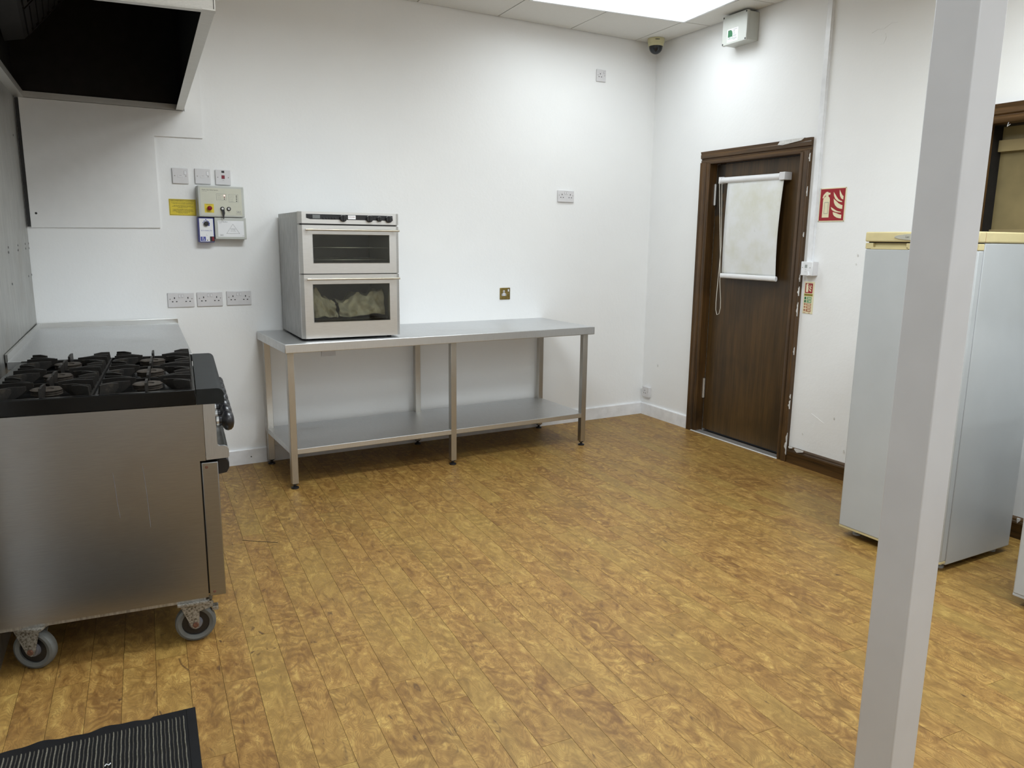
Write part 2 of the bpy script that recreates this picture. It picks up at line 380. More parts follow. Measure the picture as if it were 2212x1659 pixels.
def inset_plan(d):
    return [(-4.294+d, -d), (lx(YN)+d, YN+d), (rx(YN)-d, YN+d), (-d, -d)]
# frames on the walls: local x runs to the right seen from the room, local y goes into the wall
PHI_R = -(math.pi/2+ANG)
def RW(s, z=0.0, off=0.0):                       # point on the right wall, s metres from the far corner
    return (-s*math.sin(ANG)-off*math.cos(ANG), -s*math.cos(ANG)+off*math.sin(ANG), z)
PHI_L = math.pi/2-math.atan(LL)

# ------------------------------------------------------------------ floor
fb = B(); fb.prism([(p[0], p[1]) for p in inset_plan(-0.10)], 'xy', -0.06, -0.0035)
floor = struct('floor', fb, 'under')
FA = 0.075; PW = 0.0992; PL = 0.915; GAP = 0.0011; PIV = (-2.3, -2.0)
ca, sa = math.cos(-FA), math.sin(-FA)
def f2w(u, v): return (PIV[0]+ca*u-sa*v, PIV[1]+sa*u+ca*v)
pb = B().box(-PW/2+GAP/2, PW/2-GAP/2, -PL/2+GAP/2, PL/2-GAP/2, -0.0035, 0.0)
plank_me = pb.mesh('plank', M['plank'], False)
NEAR = B(); plan_in = inset_plan(0.002)
for i in range(-27, 28):
    u0 = i*PW; shift = rnd.random()*PL
    for j in range(-11, 5):
        v0 = j*PL+shift
        quad = [f2w(u0-PW/2+GAP/2, v0-PL/2+GAP/2), f2w(u0+PW/2-GAP/2, v0-PL/2+GAP/2), f2w(u0+PW/2-GAP/2, v0+PL/2-GAP/2), f2w(u0-PW/2+GAP/2, v0+PL/2-GAP/2)]
        c = clip(quad, plan_in)
        if len(c) < 3 or abs(area(c)) < 0.0008: continue
        cx, cy = f2w(u0, v0)
        seen = max(p[1] for p in c) > -4.05 and not (cx < -3.9 and cy < -3.2) and not (cx > -1.0 and cy < -3.75)
        if not seen:
            NEAR.prism(c, 'xy', -0.0035, 0.0); continue
        if abs(area(c)-area(quad)) < 1e-6:
            o = link('plank', plank_me, floor, (cx, cy, 0), -FA)
        else:
            b = B(); loc = []
            for px, py in c:
                dx, dy = px-cx, py-cy; loc.append((ca*dx+sa*dy, -sa*dx+ca*dy))
            b.prism(loc, 'xy', -0.0035, 0.0)
            o = part('plank', b, 'plank', floor, (cx, cy, 0), -FA, smooth=False)
nf = part('plank_field', NEAR, 'plank', floor, smooth=False); nf['kind'] = 'stuff'
part('cut_mark', B().tube([(-3.497, -1.295, 0.0003), (-3.43, -1.352, 0.0006), (-3.354, -1.404, 0.0003)], 0.0014, 5), 'ink', floor)

# ------------------------------------------------------------------ walls
def boxes(lst):
    b = B()
    for bb in lst: b.box(*bb)
    return b
wall_back = struct('wall_back', boxes([(-4.55, 0.25, 0.0, 0.12, -0.06, 3.05)]), 'wall')
T = 0.16
# right wall in its own frame: door opening 0.677..1.521 wide, hatch 2.64..3.46
D0, D1, DZ = 0.677, 1.521, 1.998
W0, W1, WZ0, WZ1 = 2.655, 3.50, 1.08, 2.032
wr = [(0.0, D0, 0, T, -0.06, 3.05), (D0, D1, 0, T, DZ, 3.05), (D1, W0, 0, T, -0.06, 3.05), (W0, W1, 0, T, -0.06, WZ0), (W0, W1, 0, T, WZ1, 3.05), (W1, 9.9, 0, T, -0.06, 3.05)]
wall_right = struct('wall_right', boxes(wr), 'wall', (0, 0, 0), PHI_R)
wall_left = struct('wall_left', boxes([(-9.9, 0.0, 0.0, 0.12, -0.06, 3.05)]), 'wall', (-4.294, 0, 0), PHI_L)
wall_near = struct('wall_near', boxes([(-5.3, 0.1, YN-0.12, YN, -0.06, 3.05)]), 'wall')
# steel cladding on the left wall, two sheets with fixings (local x: 0 at the far corner, negative towards the viewer)
CL = -2.35
part('cladding_sheet', B().box(CL, -0.002, -0.006, -0.0005, 1.362, 2.30), 'steel_clad', wall_left)
part('cladding_sheet', B().box(CL, -0.002, -0.0045, -0.0005, 0.0, 1.3625), 'steel_clad', wall_left)
rv = B().lathe([(0.0, -0.0018), (0.0055, -0.0008), (0.006, 0.0)], axis='y', seg=10).mesh('rivet', M['hole'])
for y, z in [(-.803, 1.371), (-.803, 1.349), (-.467, 1.376), (-.467, 1.353), (-.163, 1.380), (-.163, 1.356), (-.012, 1.381), (-.012, 1.356), (-.16, 1.213), (-.012, 1.214), (-.796, 1.208), (-.189, 1.92), (-1.2, 1.372), (-1.2, 1.35), (-1.6, 1.372), (-1.6, 1.35)]:
    link('rivet', rv, wall_left, (y*1.002, -0.006, z))
part('cladding_sheet', B().box(-3.9, CL-0.30, -0.006, -0.0005, 0.0, 2.30), 'steel_clad', wall_left)  # out-of-view sheet added to shape the reflection in the range side
for pts in ([(1.945, 2.60), (1.985, 2.612), (2.02, 2.606), (2.07, 2.628), (2.105, 2.622)], [(2.0, 2.53), (2.03, 2.528), (2.042, 2.56), (2.035, 2.58)], [(1.76, 0.36), (1.80, 0.345), (1.86, 0.318)]):
    part('plaster_crack', B().tube([(x_, -0.0004, z_) for x_, z_ in pts], 0.0014, 5), 'wall', wall_right)
for x_, z_, w_ in ((0.19, 0.43, 0.012), (1.93, 0.36, 0.010), (1.99, 1.36, 0.010), (1.985, 1.31, 0.008), (2.02, 0.17, 0.014), (1.70, 0.21, 0.01)):
    part('plaster_chip', B().prism([(x_, z_), (x_+w_*0.6, z_-w_*0.5), (x_+w_, z_+w_*0.3), (x_+w_*0.5, z_+w_*1.4), (x_+w_*0.1, z_+w_)], 'xz', -0.0022, 0.0), 'flake', wall_right, smooth=False)
# skirting
bb = struct('baseboard_back', B().prism([(0, 0), (-0.016, 0), (-0.016, 0.093), (-0.011, 0.1), (0, 0.1)], 'yz', -4.25, -0.003), 'gloss')
part('screw_hole', B().cyl((-3.198, -0.0155, 0.046), (-3.198, -0.0168, 0.046), 0.004, seg=10), 'hole', bb)
struct('baseboard_right', B().prism([(0, 0), (-0.016, 0), (-0.016, 0.093), (-0.011, 0.1), (0, 0.1)], 'yz', 0.017, 0.597), 'gloss', (0, 0, 0), PHI_R)
woodprof = [(0, 0), (-0.018, 0), (-0.018, 0.072), (-0.022, 0.078), (-0.020, 0.086), (-0.014, 0.090), (-0.012, 0.098), (-0.006, 0.106), (0, 0.108)]
wb = struct('baseboard_right_wood', B().prism(woodprof, 'yz', 1.60, 9.5), 'rail', (0, 0, 0), PHI_R, True)
for x, z, w, h in [(1.70, 0.102, 0.07, 0.016), (3.075, 0.1, 0.014, 0.02), (1.63, 0.105, 0.03, 0.006)]:
    part('paint_flake', B().prism([(x-w/2, z), (x-w*0.2, z-h), (x+w*0.15, z-h*0.6), (x+w/2, z-h*0.2), (x+w/2, z+0.006), (x-w/2, z+0.006)], 'xz', -0.0145, -0.0225), 'flake', wb, smooth=False)

# ------------------------------------------------------------------ ceiling
ceil = struct('ceiling', boxes([(-5.1, 0.3, YN-0.1, 0.15, H+0.02, H+0.06)]), 'void')
G0 = Vector((-0.262, -0.575)); E1 = Vector((-0.592, 0.0735)); E2 = Vector((-0.040, -0.598))
def gp(i, j): q = G0+E1*i+E2*j; return (q.x, q.y)
LIGHTS = [(0, 0), (3, 3), (0, 5), (3, 8), (0, 10), (3, 13)]  # only the first panel is in view; the rest added for even light
lit = {(i+k, j) for i, j in LIGHTS for k in (0, 1)}
plan_c = inset_plan(0.007); g = 0.0060
for i in range(-2, 9):
    for j in range(-3, 17):
        if (i, j) in lit: continue
        q = [gp(i+g, j+1-g), gp(i+1-g, j+1-g), gp(i+1-g, j+g), gp(i+g, j+g)]
        if area(q) < 0: q.reverse()
        c = clip(q, plan_c)
        if len(c) < 3 or abs(area(c)) < 0.0015: continue
        part('tile', B().prism(c, 'xy', H, H+0.014), 'tile', ceil, smooth=False)
names = ['bright recessed fluorescent ceiling light panel nearest the camera dome', 'added unseen ceiling light panel between the bench and the floor mat', 'added unseen ceiling light panel on the fridge side behind the post', 'added unseen ceiling light panel above the camera end, cooker side', 'added unseen ceiling light panel above the camera end, fridge side', 'added unseen ceiling light panel farthest from the bench']
for (i, j), nm, pw in zip(LIGHTS, names, LAMP_W):
    c = G0+E1*(i+1)+E2*(j+0.5); rot = math.atan2(-E1.y, -E1.x)
    t = thing('ceiling_light', nm, 'light', (c.x, c.y, H-0.006), rot, 'recessed ceiling light panels')
    hx, hy = 0.593, 0.298
    fr = B()
    for a in [(-hx, hx, -hy, -hy+0.018), (-hx, hx, hy-0.018, hy), (-hx, -hx+0.018, -hy+0.018, hy-0.018), (hx-0.018, hx, -hy+0.018, hy-0.018)]:
        fr.box(a[0], a[1], a[2], a[3], 0, 0.02)
    part('frame', fr, 'gloss', t, smooth=False)
    part('diffuser', B().box(-hx+0.018, hx-0.018, -hy+0.018, hy-0.018, 0.004, 0.012), 'lamp', t, smooth=False)
    ad = bpy.data.lights.new('panel_light', 'AREA'); ad.shape = 'RECTANGLE'; ad.size = 2*hx-0.05; ad.size_y = 2*hy-0.05
    ad.energy = pw; ad.color = LAMP_COL; ad.spread = R(LAMP_SPREAD)
    ao = bpy.data.objects.new('panel_light', ad); COL.objects.link(ao); ao.parent = t; ao.location = (0, 0, 0.002)

# ------------------------------------------------------------------ door with its frame (right wall frame coordinates)
trim1 = struct('trim_1', None, None, (0, 0, 0), PHI_R, label='dark stained door frame with flaked paint along its edge')
def arch_profile(sgn):           # u: outwards from the opening, y: proud of the wall
    return [(-0.012, 0.06), (-0.012, -0.008), (-0.004, -0.014), (0.014, -0.014), (0.018, -0.009), (0.024, -0.009), (0.030, -0.020), (0.052, -0.022), (0.058, -0.018), (0.076, -0.024), (0.078, 0.0), (0.0, 0.0), (0.0, 0.06)]
def jamb(x, sgn, z0, z1, name, parent, mat):
    pr = [(x+sgn*u, y) for u, y in arch_profile(1)]
    if sgn < 0: pr.reverse()
    return part(name, B().prism(pr, 'xy', z0, z1), mat, parent)
jamb(D0, -1, 0, DZ, 'jamb', trim1, 'frame'); jamb(D1, 1, 0, DZ, 'jamb', trim1, 'frame')
part('head', B().prism([(y, DZ+u) for u, y in arch_profile(1)], 'yz', D0-0.078, D1+0.078), 'rail', trim1)
for sx_ in ((D0, D0+0.03), (D1-0.03, D1)): part('door_stop', B().box(sx_[0], sx_[1], 0.103, 0.13, 0, DZ), 'frame', trim1, smooth=False)
for z, w, h in [(0.05, 0.018, 0.15), (0.36, 0.014, 0.06), (0.43, 0.008, 0.03), (0.72, 0.007, 0.05), (0.97, 0.010, 0.09), (1.10, 0.013, 0.06), (1.19, 0.008, 0.05), (1.47, 0.006, 0.03), (1.72, 0.005, 0.06), (1.93, 0.009, 0.05)]:
    x = D1+0.079
    part('paint_flake', B().prism([(x, z), (x-w*0.35, z+h*0.06), (x-w*0.3, z+h*0.22), (x-w, z+h*0.36), (x-w*0.8, z+h*0.5), (x-w*0.35, z+h*0.58), (x-w*0.62, z+h*0.8), (x-w*0.2, z+h*0.9), (x, z+h)], 'xz', -0.020, -0.0255), 'flake', trim1, smooth=False)
part('paint_flake', B().prism([(D1-0.19, DZ+0.055), (D1-0.15, DZ+0.05), (D1+0.0, DZ+0.064), (D1+0.03, DZ+0.079), (D1-0.17, DZ+0.079)], 'xz', -0.02, -0.0255), 'flake', trim1, smooth=False)
door = struct('door_1', None, None, RW(D0+0.014, 0.018, -0.0), PHI_R, label='dark stained flush wooden door')
DW = D1-D0-0.028
part('door_leaf', B().box(0.0, DW, 0.062, 0.102, 0.0, DZ-0.034, 0.002), 'door', door)
for z0 in (0.262-0.018, 1.697-0.018):
    hb = part('hinge', B().cyl((0.003, 0.05, z0), (0.003, 0.05, z0+0.148), 0.0105, seg=16), 'alu', door)
    part('hinge_pin', B().cyl((0.003, 0.05, z0-0.004), (0.003, 0.05, z0+0.152), 0.007, seg=12), 'screw', hb)
sill = B().prism([(-0.022, 0.0), (-0.016, 0.006), (0.045, 0.008), (0.06, 0.0)], 'yz', D0-0.03, D1+0.0)
struct('trim_3', sill, 'alu', (0, 0, 0.0005), PHI_R, label='aluminium threshold strip under the dark door')

d2 = struct('added_dark_door', B().box(-4.72, -3.86, YN+0.001, YN+0.05, 0.0, 2.02, 0.003), 'door', label='added unseen dark door that darkens the range side reflection')  # unseen door added so the range side reflects something dark
part('handle', B().tube([(-3.95, YN+0.05, 1.02), (-3.95, YN+0.09, 1.02), (-4.07, YN+0.09, 1.02)], 0.008, 10), 'alu', d2)
# roller blind on the door
bl = thing('roller_blind', 'white roller blind pulled down on the dark wooden door', 'blind', RW(0.0, 0.0, 0.0), PHI_R)
BY = 0.018
part('roller_tube', B().cyl((0.805, BY, 1.864), (1.338, BY, 1.858), 0.0215, seg=28), 'blindpl', bl)
part('end_collar', B().cyl((0.792, BY, 1.864), (0.806, BY, 1.864), 0.0255, seg=28), 'blindpl', bl)
part('end_collar', B().cyl((1.337, BY, 1.858), (1.345, BY, 1.858), 0.0245, seg=28), 'blindpl', bl)
part('bracket', B().box(1.345, 1.392, BY-0.024, 0.061, 1.834, 1.884, 0.003), 'plastic', bl)
part('bracket', B().box(0.782, 0.792, BY-0.024, 0.061, 1.842, 1.888, 0.003), 'blindpl', bl)
def fab(u, v):
    x = 0.858+(1.372-0.858)*u; z = 1.846-0.645*v
    y = BY-0.006-0.018*math.sin(v*math.pi*0.9)*(0.5+0.5*u)+0.004*math.sin(u*9+v*3)*v
    return (x-0.004*v, y, z)
fbm = B().grid(fab, 16, 24); fo = part('fabric', fbm, 'blind', bl)
so = fo.modifiers.new('thick', 'SOLIDIFY'); so.thickness = 0.0012
part('bottom_bar', B().prism([(BY-0.022+0.011*math.cos(a), 1.196+0.017*math.sin(a)) for a in [2*math.pi*k/16 for k in range(16)]], 'yz', 0.862, 1.384), 'blindpl', bl)
ch = [(0.800, BY-0.03, 1.845), (0.806, BY-0.03, 1.6), (0.812, BY-0.03, 1.35), (0.820, BY-0.028, 1.15), (0.836, BY-0.026, 1.02), (0.838, BY-0.025, 0.96), (0.826, BY-0.024, 0.92), (0.806, BY-0.024, 0.911), (0.792, BY-0.025, 0.945), (0.790, BY-0.026, 1.0), (0.797, BY-0.028, 1.12), (0.802, BY-0.012, 1.4), (0.799, BY-0.006, 1.845)]
part('pull_chain', B().tube([(x_+(0.044 if z_ < 1.3 else 0.044*(1.845-z_)/0.545), y_, z_) for x_, y_, z_ in ch], 0.0024, 6), 'cord', bl)

# ------------------------------------------------------------------ boarded hatch behind the fridge
trim2 = struct('trim_2', None, None, (0, 0, 0), PHI_R, label='dark moulded frame round the boarded hatch')
jamb(W0, -1, WZ0, WZ1, 'jamb', trim2, 'frame'); jamb(W1, 1, WZ0, WZ1, 'jamb', trim2, 'frame')
part('head', B().prism([(y, WZ1+u) for u, y in arch_profile(1)], 'yz', W0-0.078, W1+0.078), 'rail', trim2)
part('sill', B().box(W0-0.09, W1+0.09, -0.04, 0.06, WZ0-0.03, WZ0, 0.004), 'rail', trim2)
hk = part('hook', B().tube([(2.775, -0.010, 2.018), (2.772, -0.012, 1.998), (2.79, -0.02, 2.006)], 0.0018, 6), 'alu', trim2)
win = struct('window_1', None, None, (0, 0, 0), PHI_R, label='hatch opening closed with brown boards')
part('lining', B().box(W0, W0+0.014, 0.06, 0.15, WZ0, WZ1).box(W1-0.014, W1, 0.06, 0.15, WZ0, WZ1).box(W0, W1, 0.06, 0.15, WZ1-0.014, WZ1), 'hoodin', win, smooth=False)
part('board', B().box(W0, W1, 0.135, 0.15, WZ0, WZ1), 'board', win, smooth=False)
part('batten', B().box(W0+0.014, W1-0.014, 0.108, 0.135, 1.895, 1.952, 0.002), 'board2', win)
part('batten', B().box(W0+0.014, W1-0.014, 0.115, 0.135, 1.475, 1.512, 0.002), 'board2', win)

# ------------------------------------------------------------------ electrical fittings
_cache = {}
def shared(key, fn):
    if key not in _cache: _cache[key] = fn()
    return _cache[key]
def pin(parent, x, z, y, vert):
    me = shared('pinv' if vert else 'pinh', lambda: (B().box(-0.0026, 0.0026, -0.0006, 0, -0.0050, 0.0050) if vert else B().box(-0.0040, 0.0040, -0.0006, 0, -0.0026, 0.0026)).mesh('pin_hole', M['hole'], False))
    link('pin_hole', me, parent, (x, y, z))
def screw(parent, x, z, y, mat='screw'):
    me = shared('screw'+mat, lambda: B().lathe([(0.0, -0.0006), (0.0026, -0.0005), (0.0031, 0.0)], axis='y', seg=10).mesh('screw', M[mat]))
    link('screw', me, parent, (x, y, z))
def rocker(parent, x, z, y, w=0.0095, h=0.017, mat='plastic'):
    me = shared('rocker%s%.4f%.4f' % (mat, w, h), lambda: B().prism([(0, -h/2), (-0.0035, -h/2), (-0.0008, h/2), (0, h/2)], 'yz', -w/2, w/2).mesh('switch', M[mat], False))
    sh = shared('rgap%.4f%.4f' % (w, h), lambda: B().box(-w/2-0.0008, w/2+0.0008, -0.0002, 0, -h/2-0.0008, h/2+0.0008).mesh('switch_gap', M['gap'], False))
    o = link('switch', me, parent, (x, y, z)); link('switch_gap', sh, o, (0, 0, 0))
def outlet(cx, cz, w, label, group, loc=None, rotz=0.0, back=0.0, mat='plastic', insert=None, dep=0.009):
    """switched socket; w 0.146 double or 0.086 single; local origin at plate centre on the wall"""
    t = thing('wall_socket', label, 'socket', loc or (cx, 0.0, cz), rotz, group)
    h = 0.086; y1 = -back-dep
    if back: part('back_box', B().box(-w/2+0.001, w/2-0.001, -back, -0.0003, -h/2+0.001, h/2-0.001, 0.003), 'plastic', t)
    part('face_plate', shared('plate%s%.3f%.3f' % (mat, w, back), lambda: B().box(-w/2, w/2, y1, -back-0.0003, -h/2, h/2, 0.0035)) if False else B().box(-w/2, w/2, y1, -back-0.0003, -h/2, h/2, 0.0035), mat, t)
    xs = (-0.036, 0.038) if w > 0.1 else (-0.010,)
    for x in xs:
        if insert:
            part('pin_insert', B().prism([(x-0.018, -0.016), (x+0.018, -0.016), (x+0.018, -0.001), (x+0.007, 0.003), (x+0.007, 0.024), (x-0.007, 0.024), (x-0.007, 0.003), (x-0.018, -0.001)], 'xz', y1+0.0001, y1-0.001), insert, t, smooth=False)
        yy = y1-(0.0011 if insert else 0.0001)
        pin(t, x, 0.012, yy, True); pin(t, x-0.011, -0.009, yy, False); pin(t, x+0.011, -0.009, yy, False)
    for x in ((-0.0085, 0.0085) if w > 0.1 else (0.027,)): rocker(t, x, 0.024, y1, mat=insert or 'plastic')
    sx = 0.0602 if w > 0.1 else 0.0302
    for x in (-sx, sx): screw(t, x, 0.006 if w > 0.1 else 0.002, y1)
    return t
G2 = 'double sockets above the steel worktop'
outlet(-3.5485, 1.056, 0.146, 'white double socket nearest the cooker in the row of three', G2)
outlet(-3.3868, 1.0565, 0.146, 'middle white double socket in the row of three', G2)
outlet(-3.218, 1.059, 0.146, 'white double socket nearest the oven in the row of three', G2)
outlet(-0.825, 1.757, 0.146, 'lone white double socket halfway up the wall beside the corner', 'sockets high on the far wall', dep=0.012)
outlet(-0.532, 2.6475, 0.086, 'small white single socket high up near the ceiling corner', 'sockets high on the far wall')
outlet(-1.339, 1.040, 0.086, 'small brass single socket with white pins above the bench', None, mat='brass', insert='plastic', dep=0.006)
outlet(0, 0, 0.086, 'small white single socket low in the corner above the white skirting', None, RW(0.079, 0.197), PHI_R, back=0.016)
# accessory half hidden behind the bench
t = thing('blank_plate', 'white blanking plate peeping below the bench top behind the oven', 'plate', (-2.672, 0, 0.705))
part('face_plate', B().box(-0.047, 0.047, -0.010, -0.0003, -0.043, 0.043, 0.003), 'plastic', t); screw(t, -0.03, 0, -0.010); screw(t, 0.03, 0, -0.010)
# fused spurs and cooker switch
def spur(cx, cz, label, kind):
    t = thing('fused_spur' if kind else 'isolator_switch', label, 'switch', (cx, 0, cz), 0, 'switch plates above the gas control box')
    y1 = -0.013
    part('face_plate', B().box(-0.043, 0.043, y1, -0.0003, -0.043, 0.043, 0.002), 'plastic', t)
    screw(t, -0.030, 0.0, y1); screw(t, 0.030, 0.0, y1)
    if kind:
        rocker(t, 0.027, 0.0185, y1, 0.011, 0.021)
        part('fuse_holder', B().box(-0.0155, 0.0175, y1-0.0012, y1, -0.010, 0.003, 0.0005), 'plastic', t)
        part('fuse_slot', B().box(-0.006, 0.007, y1-0.0016, y1-0.0005, 0.0022, 0.0034), 'gap', t, smooth=False)
    else:
        part('neon', B().box(-0.008, 0.008, y1-0.0010, y1, 0.026, 0.038, 0.0006), 'hole', t)
        rocker(t, 0.0, 0.002, y1, 0.017, 0.019, 'button')
        lettering([('ON', 0.006, 0, -0.017, 'CENTER')], 'inkgrey', t, y1-0.0003)
    return t
spur(-3.5075, 1.772, 'white fused spur plate, leftmost of the three above the gas box', 1)
spur(-3.3855, 1.775, 'white fused spur plate, middle of the three above the gas box', 1)
spur(-3.2725, 1.7745, 'white isolator plate with a dark red switch above the gas box', 0)

# ------------------------------------------------------------------ gas safety boxes
gx0, gx1, gz0, gz1, gd = -3.428, -3.172, 1.5425, 1.7195, 0.078
t = thing('gas_control_box', 'grey gas safety control box with red emergency button and key', 'control box', (gx0, 0, gz0))
w, h = gx1-gx0, gz1-gz0
part('enclosure', B().box(0, w, -gd, -0.0003, 0, h, 0.004), 'greybox', t)
part('overlay', B().box(0.012, w-0.014, -gd-0.001, -gd, 0.010, h-0.012), 'face', t, smooth=False)
sc = B().lathe([(0.0, -0.0012), (0.0042, -0.001), (0.005, 0)], axis='y', seg=12).mesh('lid_screw', M['greybox'])
for x in (0.008, w-0.008):
    for z in (0.007, h-0.007): link('lid_screw', sc, t, (x, -gd-0.0002, z))
Y = -gd-0.0012
lettering([('Merlin Gas Safety System', 0.0088, 0.022, h-0.024, 'LEFT')], 'ink', t, Y)
lettering([('Model 1000S', 0.0052, 0.022, h-0.032, 'LEFT'), ('Power', 0.0058, 0.108, h-0.053, 'LEFT'), ('Gas On', 0.0058, 0.108, h-0.063, 'LEFT'), ('Air Flow', 0.0058, 0.108, h-0.073, 'LEFT'),
           ('Supply Air', 0.0055, 0.177, h-0.0535, 'LEFT'), ('Extract Air', 0.0055, 0.177, h-0.0635, 'LEFT'), ('Fan Fail', 0.0055, 0.177, h-0.0735, 'LEFT'), ('Gas Fail', 0.0055, 0.177, h-0.0835, 'LEFT'), ('RESET', 0.0045, 0.167, 0.028, 'CENTER')], 'inkgrey', t, Y)
lettering([('S&S', 0.017, 0.222, 0.031, 'CENTER'), ('NORTHERN', 0.0062, 0.222, 0.0195, 'CENTER')], 'inkgrey', t, Y, 'logo')
def outline(x0, x1, z0, z1, lw, mat, parent, y, name):
    return flat([rect(x0, x1, z0, z0+lw), rect(x0, x1, z1-lw, z1), rect(x0, x0+lw, z0+lw, z1-lw), rect(x1-lw, x1, z0+lw, z1-lw)], mat, parent, y, name)
outline(0.100, 0.155, h-0.080, h-0.044, 0.0009, 'inkgrey', t, Y, 'label_border'); outline(0.170, 0.222, h-0.090, h-0.044, 0.0009, 'inkgrey', t, Y, 'label_border')
ld = lambda m: shared('led'+m, lambda: B().lathe([(0.0, -0.0018), (0.0022, -0.0012), (0.003, 0)], axis='y', seg=12).mesh('indicator_lamp', M[m]))
link('indicator_lamp', ld('led'), t, (0.145, Y, h-0.053)); link('indicator_lamp', ld('button'), t, (0.145, Y, h-0.063)); link('indicator_lamp', ld('hole'), t, (0.145, Y, h-0.073))
for k in range(4): link('indicator_lamp', ld('hole'), t, (0.213, Y, h-0.0535-0.010*k))
lab = part('yellow_label', B().box(0.032, 0.083, Y-0.0008, Y, 0.024, 0.074), 'yellow', t, smooth=False)
lettering([('EMERGENCY', 0.0058, 0.0575, 0.0695, 'CENTER'), ('PUSH OFF', 0.0058, 0.0575, 0.0285, 'CENTER')], 'ink', t, Y-0.001)
bt = part('stop_button', B().lathe([(0.008, 0.0), (0.008, -0.010), (0.0128, -0.012), (0.0128, -0.020), (0.009, -0.0225), (0.0, -0.023)], (0.0575, Y, 0.049), 'y', 24), 'button', t)
for x, nm in ((0.130, 'key_switch'), (0.166, 'key_switch')):
    ks = part(nm, B().lathe([(0.0115, 0), (0.0115, -0.006), (0.009, -0.008), (0.0, -0.008)], (x, Y, 0.048), 'y', 20), 'black', t)
    part('lock_face', B().lathe([(0.0072, -0.008), (0.006, -0.0098), (0.0, -0.0098)], (x, Y, 0.048), 'y', 20), 'alu', ks)
    if x > 0.15: part('key_slot', B().box(x-0.0012, x+0.006, Y-0.0104, Y-0.0096, 0.047, 0.0495), 'hole', ks, smooth=False)
    else: part('key', B().prism([(x-0.008, 0.044), (x+0.009, 0.042), (x+0.011, 0.022), (x+0.006, 0.004), (x+0.004, -0.012), (x+0.0005, -0.012), (x-0.002, 0.006), (x-0.004, 0.026)], 'xz', Y-0.014, Y-0.0175, 0.0006), 'black', ks)
# fan speed controller
bx0, bx1, bz0, bz1, bd = -3.4315, -3.348, 1.3955, 1.5385, 0.062
t = thing('fan_speed_controller', 'small white fan speed controller with blue edge and black dial', 'control box', (bx0, 0, bz0))
w, h = bx1-bx0, bz1-bz0; Y = -bd
part('enclosure', B().box(0, w, -bd+0.001, -0.0003, 0, h, 0.003), 'blue', t)
part('front_plate', B().box(0.003, w-0.004, -bd-0.0008, -bd+0.001, 0.004, h-0.006, 0.0004), 'white', t)
Y = -bd-0.001
arc = []
for a0, a1, r in [(150, 172, 0.0185), (112, 138, 0.0188), (52, 78, 0.019), (20, 48, 0.020), (-12, 16, 0.021), (-45, -16, 0.022)]:
    k = [R(a0+(a1-a0)*i/4) for i in range(5)]
    arc.append([(0.040+r*math.cos(a), 0.108+r*math.sin(a)) for a in k]+[(0.040+0.0148*math.cos(a), 0.108+0.0148*math.sin(a)) for a in reversed(k)])
flat(arc+[[(0.036, 0.126), (0.044, 0.126), (0.040, 0.136)]], 'blue', t, Y, 'dial_scale')
part('dial_knob', B().lathe([(0.0135, 0), (0.0135, -0.012), (0.0118, -0.0145), (0, -0.0145)], (0.0405, Y, 0.107), 'y', 28), 'black', t)
lettering([('ELTA FANS LTD', 0.0086, 0.041, 0.067, 'CENTER')], 'blue', t, Y-0.0002)
lettering([('0', 0.006, 0.040, 0.045, 'CENTER'), ('OFF', 0.004, 0.041, 0.038, 'CENTER')], 'inkgrey', t, Y-0.0002)
flat([rect(0.006, 0.034, 0.007, 0.032)], 'blue', t, Y, 'logo_block')
lettering([('EL', 0.0145, 0.020, 0.0255, 'CENTER'), ('TA', 0.0145, 0.020, 0.0135, 'CENTER')], 'white', t, Y-0.0009, 'logo')
sw = part('rocker_switch', B().box(0.058, w-0.001, Y-0.004, Y, 0.006, 0.034, 0.001), 'black', t)
part('rocker', B().prism([(Y-0.004, 0.009), (Y-0.0075, 0.009), (Y-0.0045, 0.031), (Y-0.004, 0.031)], 'yz', 0.068, w-0.004), 'button', sw, smooth=False)
screw(t, 0.043, 0.0115, Y, 'hole')
# proving interlock box
px0, px1, pz0, pz1, pd = -3.3445, -3.1655, 1.414, 1.5400, 0.070
t = thing('interlock_box', 'grey interlock box with white front and warning triangle', 'control box', (px0, 0, pz0))
w, h = px1-px0, pz1-pz0
part('enclosure', B().box(0, w, -pd, -0.0003, 0, h, 0.004), 'greybox', t)
part('front_label', B().box(0.017, w-0.014, -pd-0.0008, -pd, 0.014, h-0.018), 'white', t, smooth=False)
for x in (0.007, w-0.007):
    for z in (0.007, h-0.007): link('lid_screw', sc, t, (x, -pd-0.0002, z))
Y = -pd-0.001
tri = [(0.102-0.038, 0.033), (0.102+0.038, 0.033), (0.102, 0.090)]
def tri_edge(a, b, lw=0.0011):
    d = Vector((b[0]-a[0], b[1]-a[1])).normalized(); n = Vector((-d.y, d.x))*lw
    return [a, b, (b[0]+n.x, b[1]+n.y), (a[0]+n.x, a[1]+n.y)]
flat([tri_edge(tri[0], tri[1]), tri_edge(tri[1], tri[2]), tri_edge(tri[2], tri[0])], 'inkgrey', t, Y, 'warning_triangle')
lettering([('Power Interface', 0.0078, 0.022, h-0.025, 'LEFT'), ('WARNING', 0.006, 0.102, 0.060, 'CENTER')], 'ink', t, Y-0.0002)
lettering([('Type PI', 0.005, 0.022, h-0.0325, 'LEFT'), ('Isolate supply', 0.0046, 0.102, 0.053, 'CENTER'), ('before opening', 0.0046, 0.102, 0.047, 'CENTER'), ('S&S', 0.013, 0.036, 0.0235, 'CENTER'), ('CE', 0.007, w-0.021, 0.020, 'CENTER')], 'inkgrey', t, Y-0.0002)
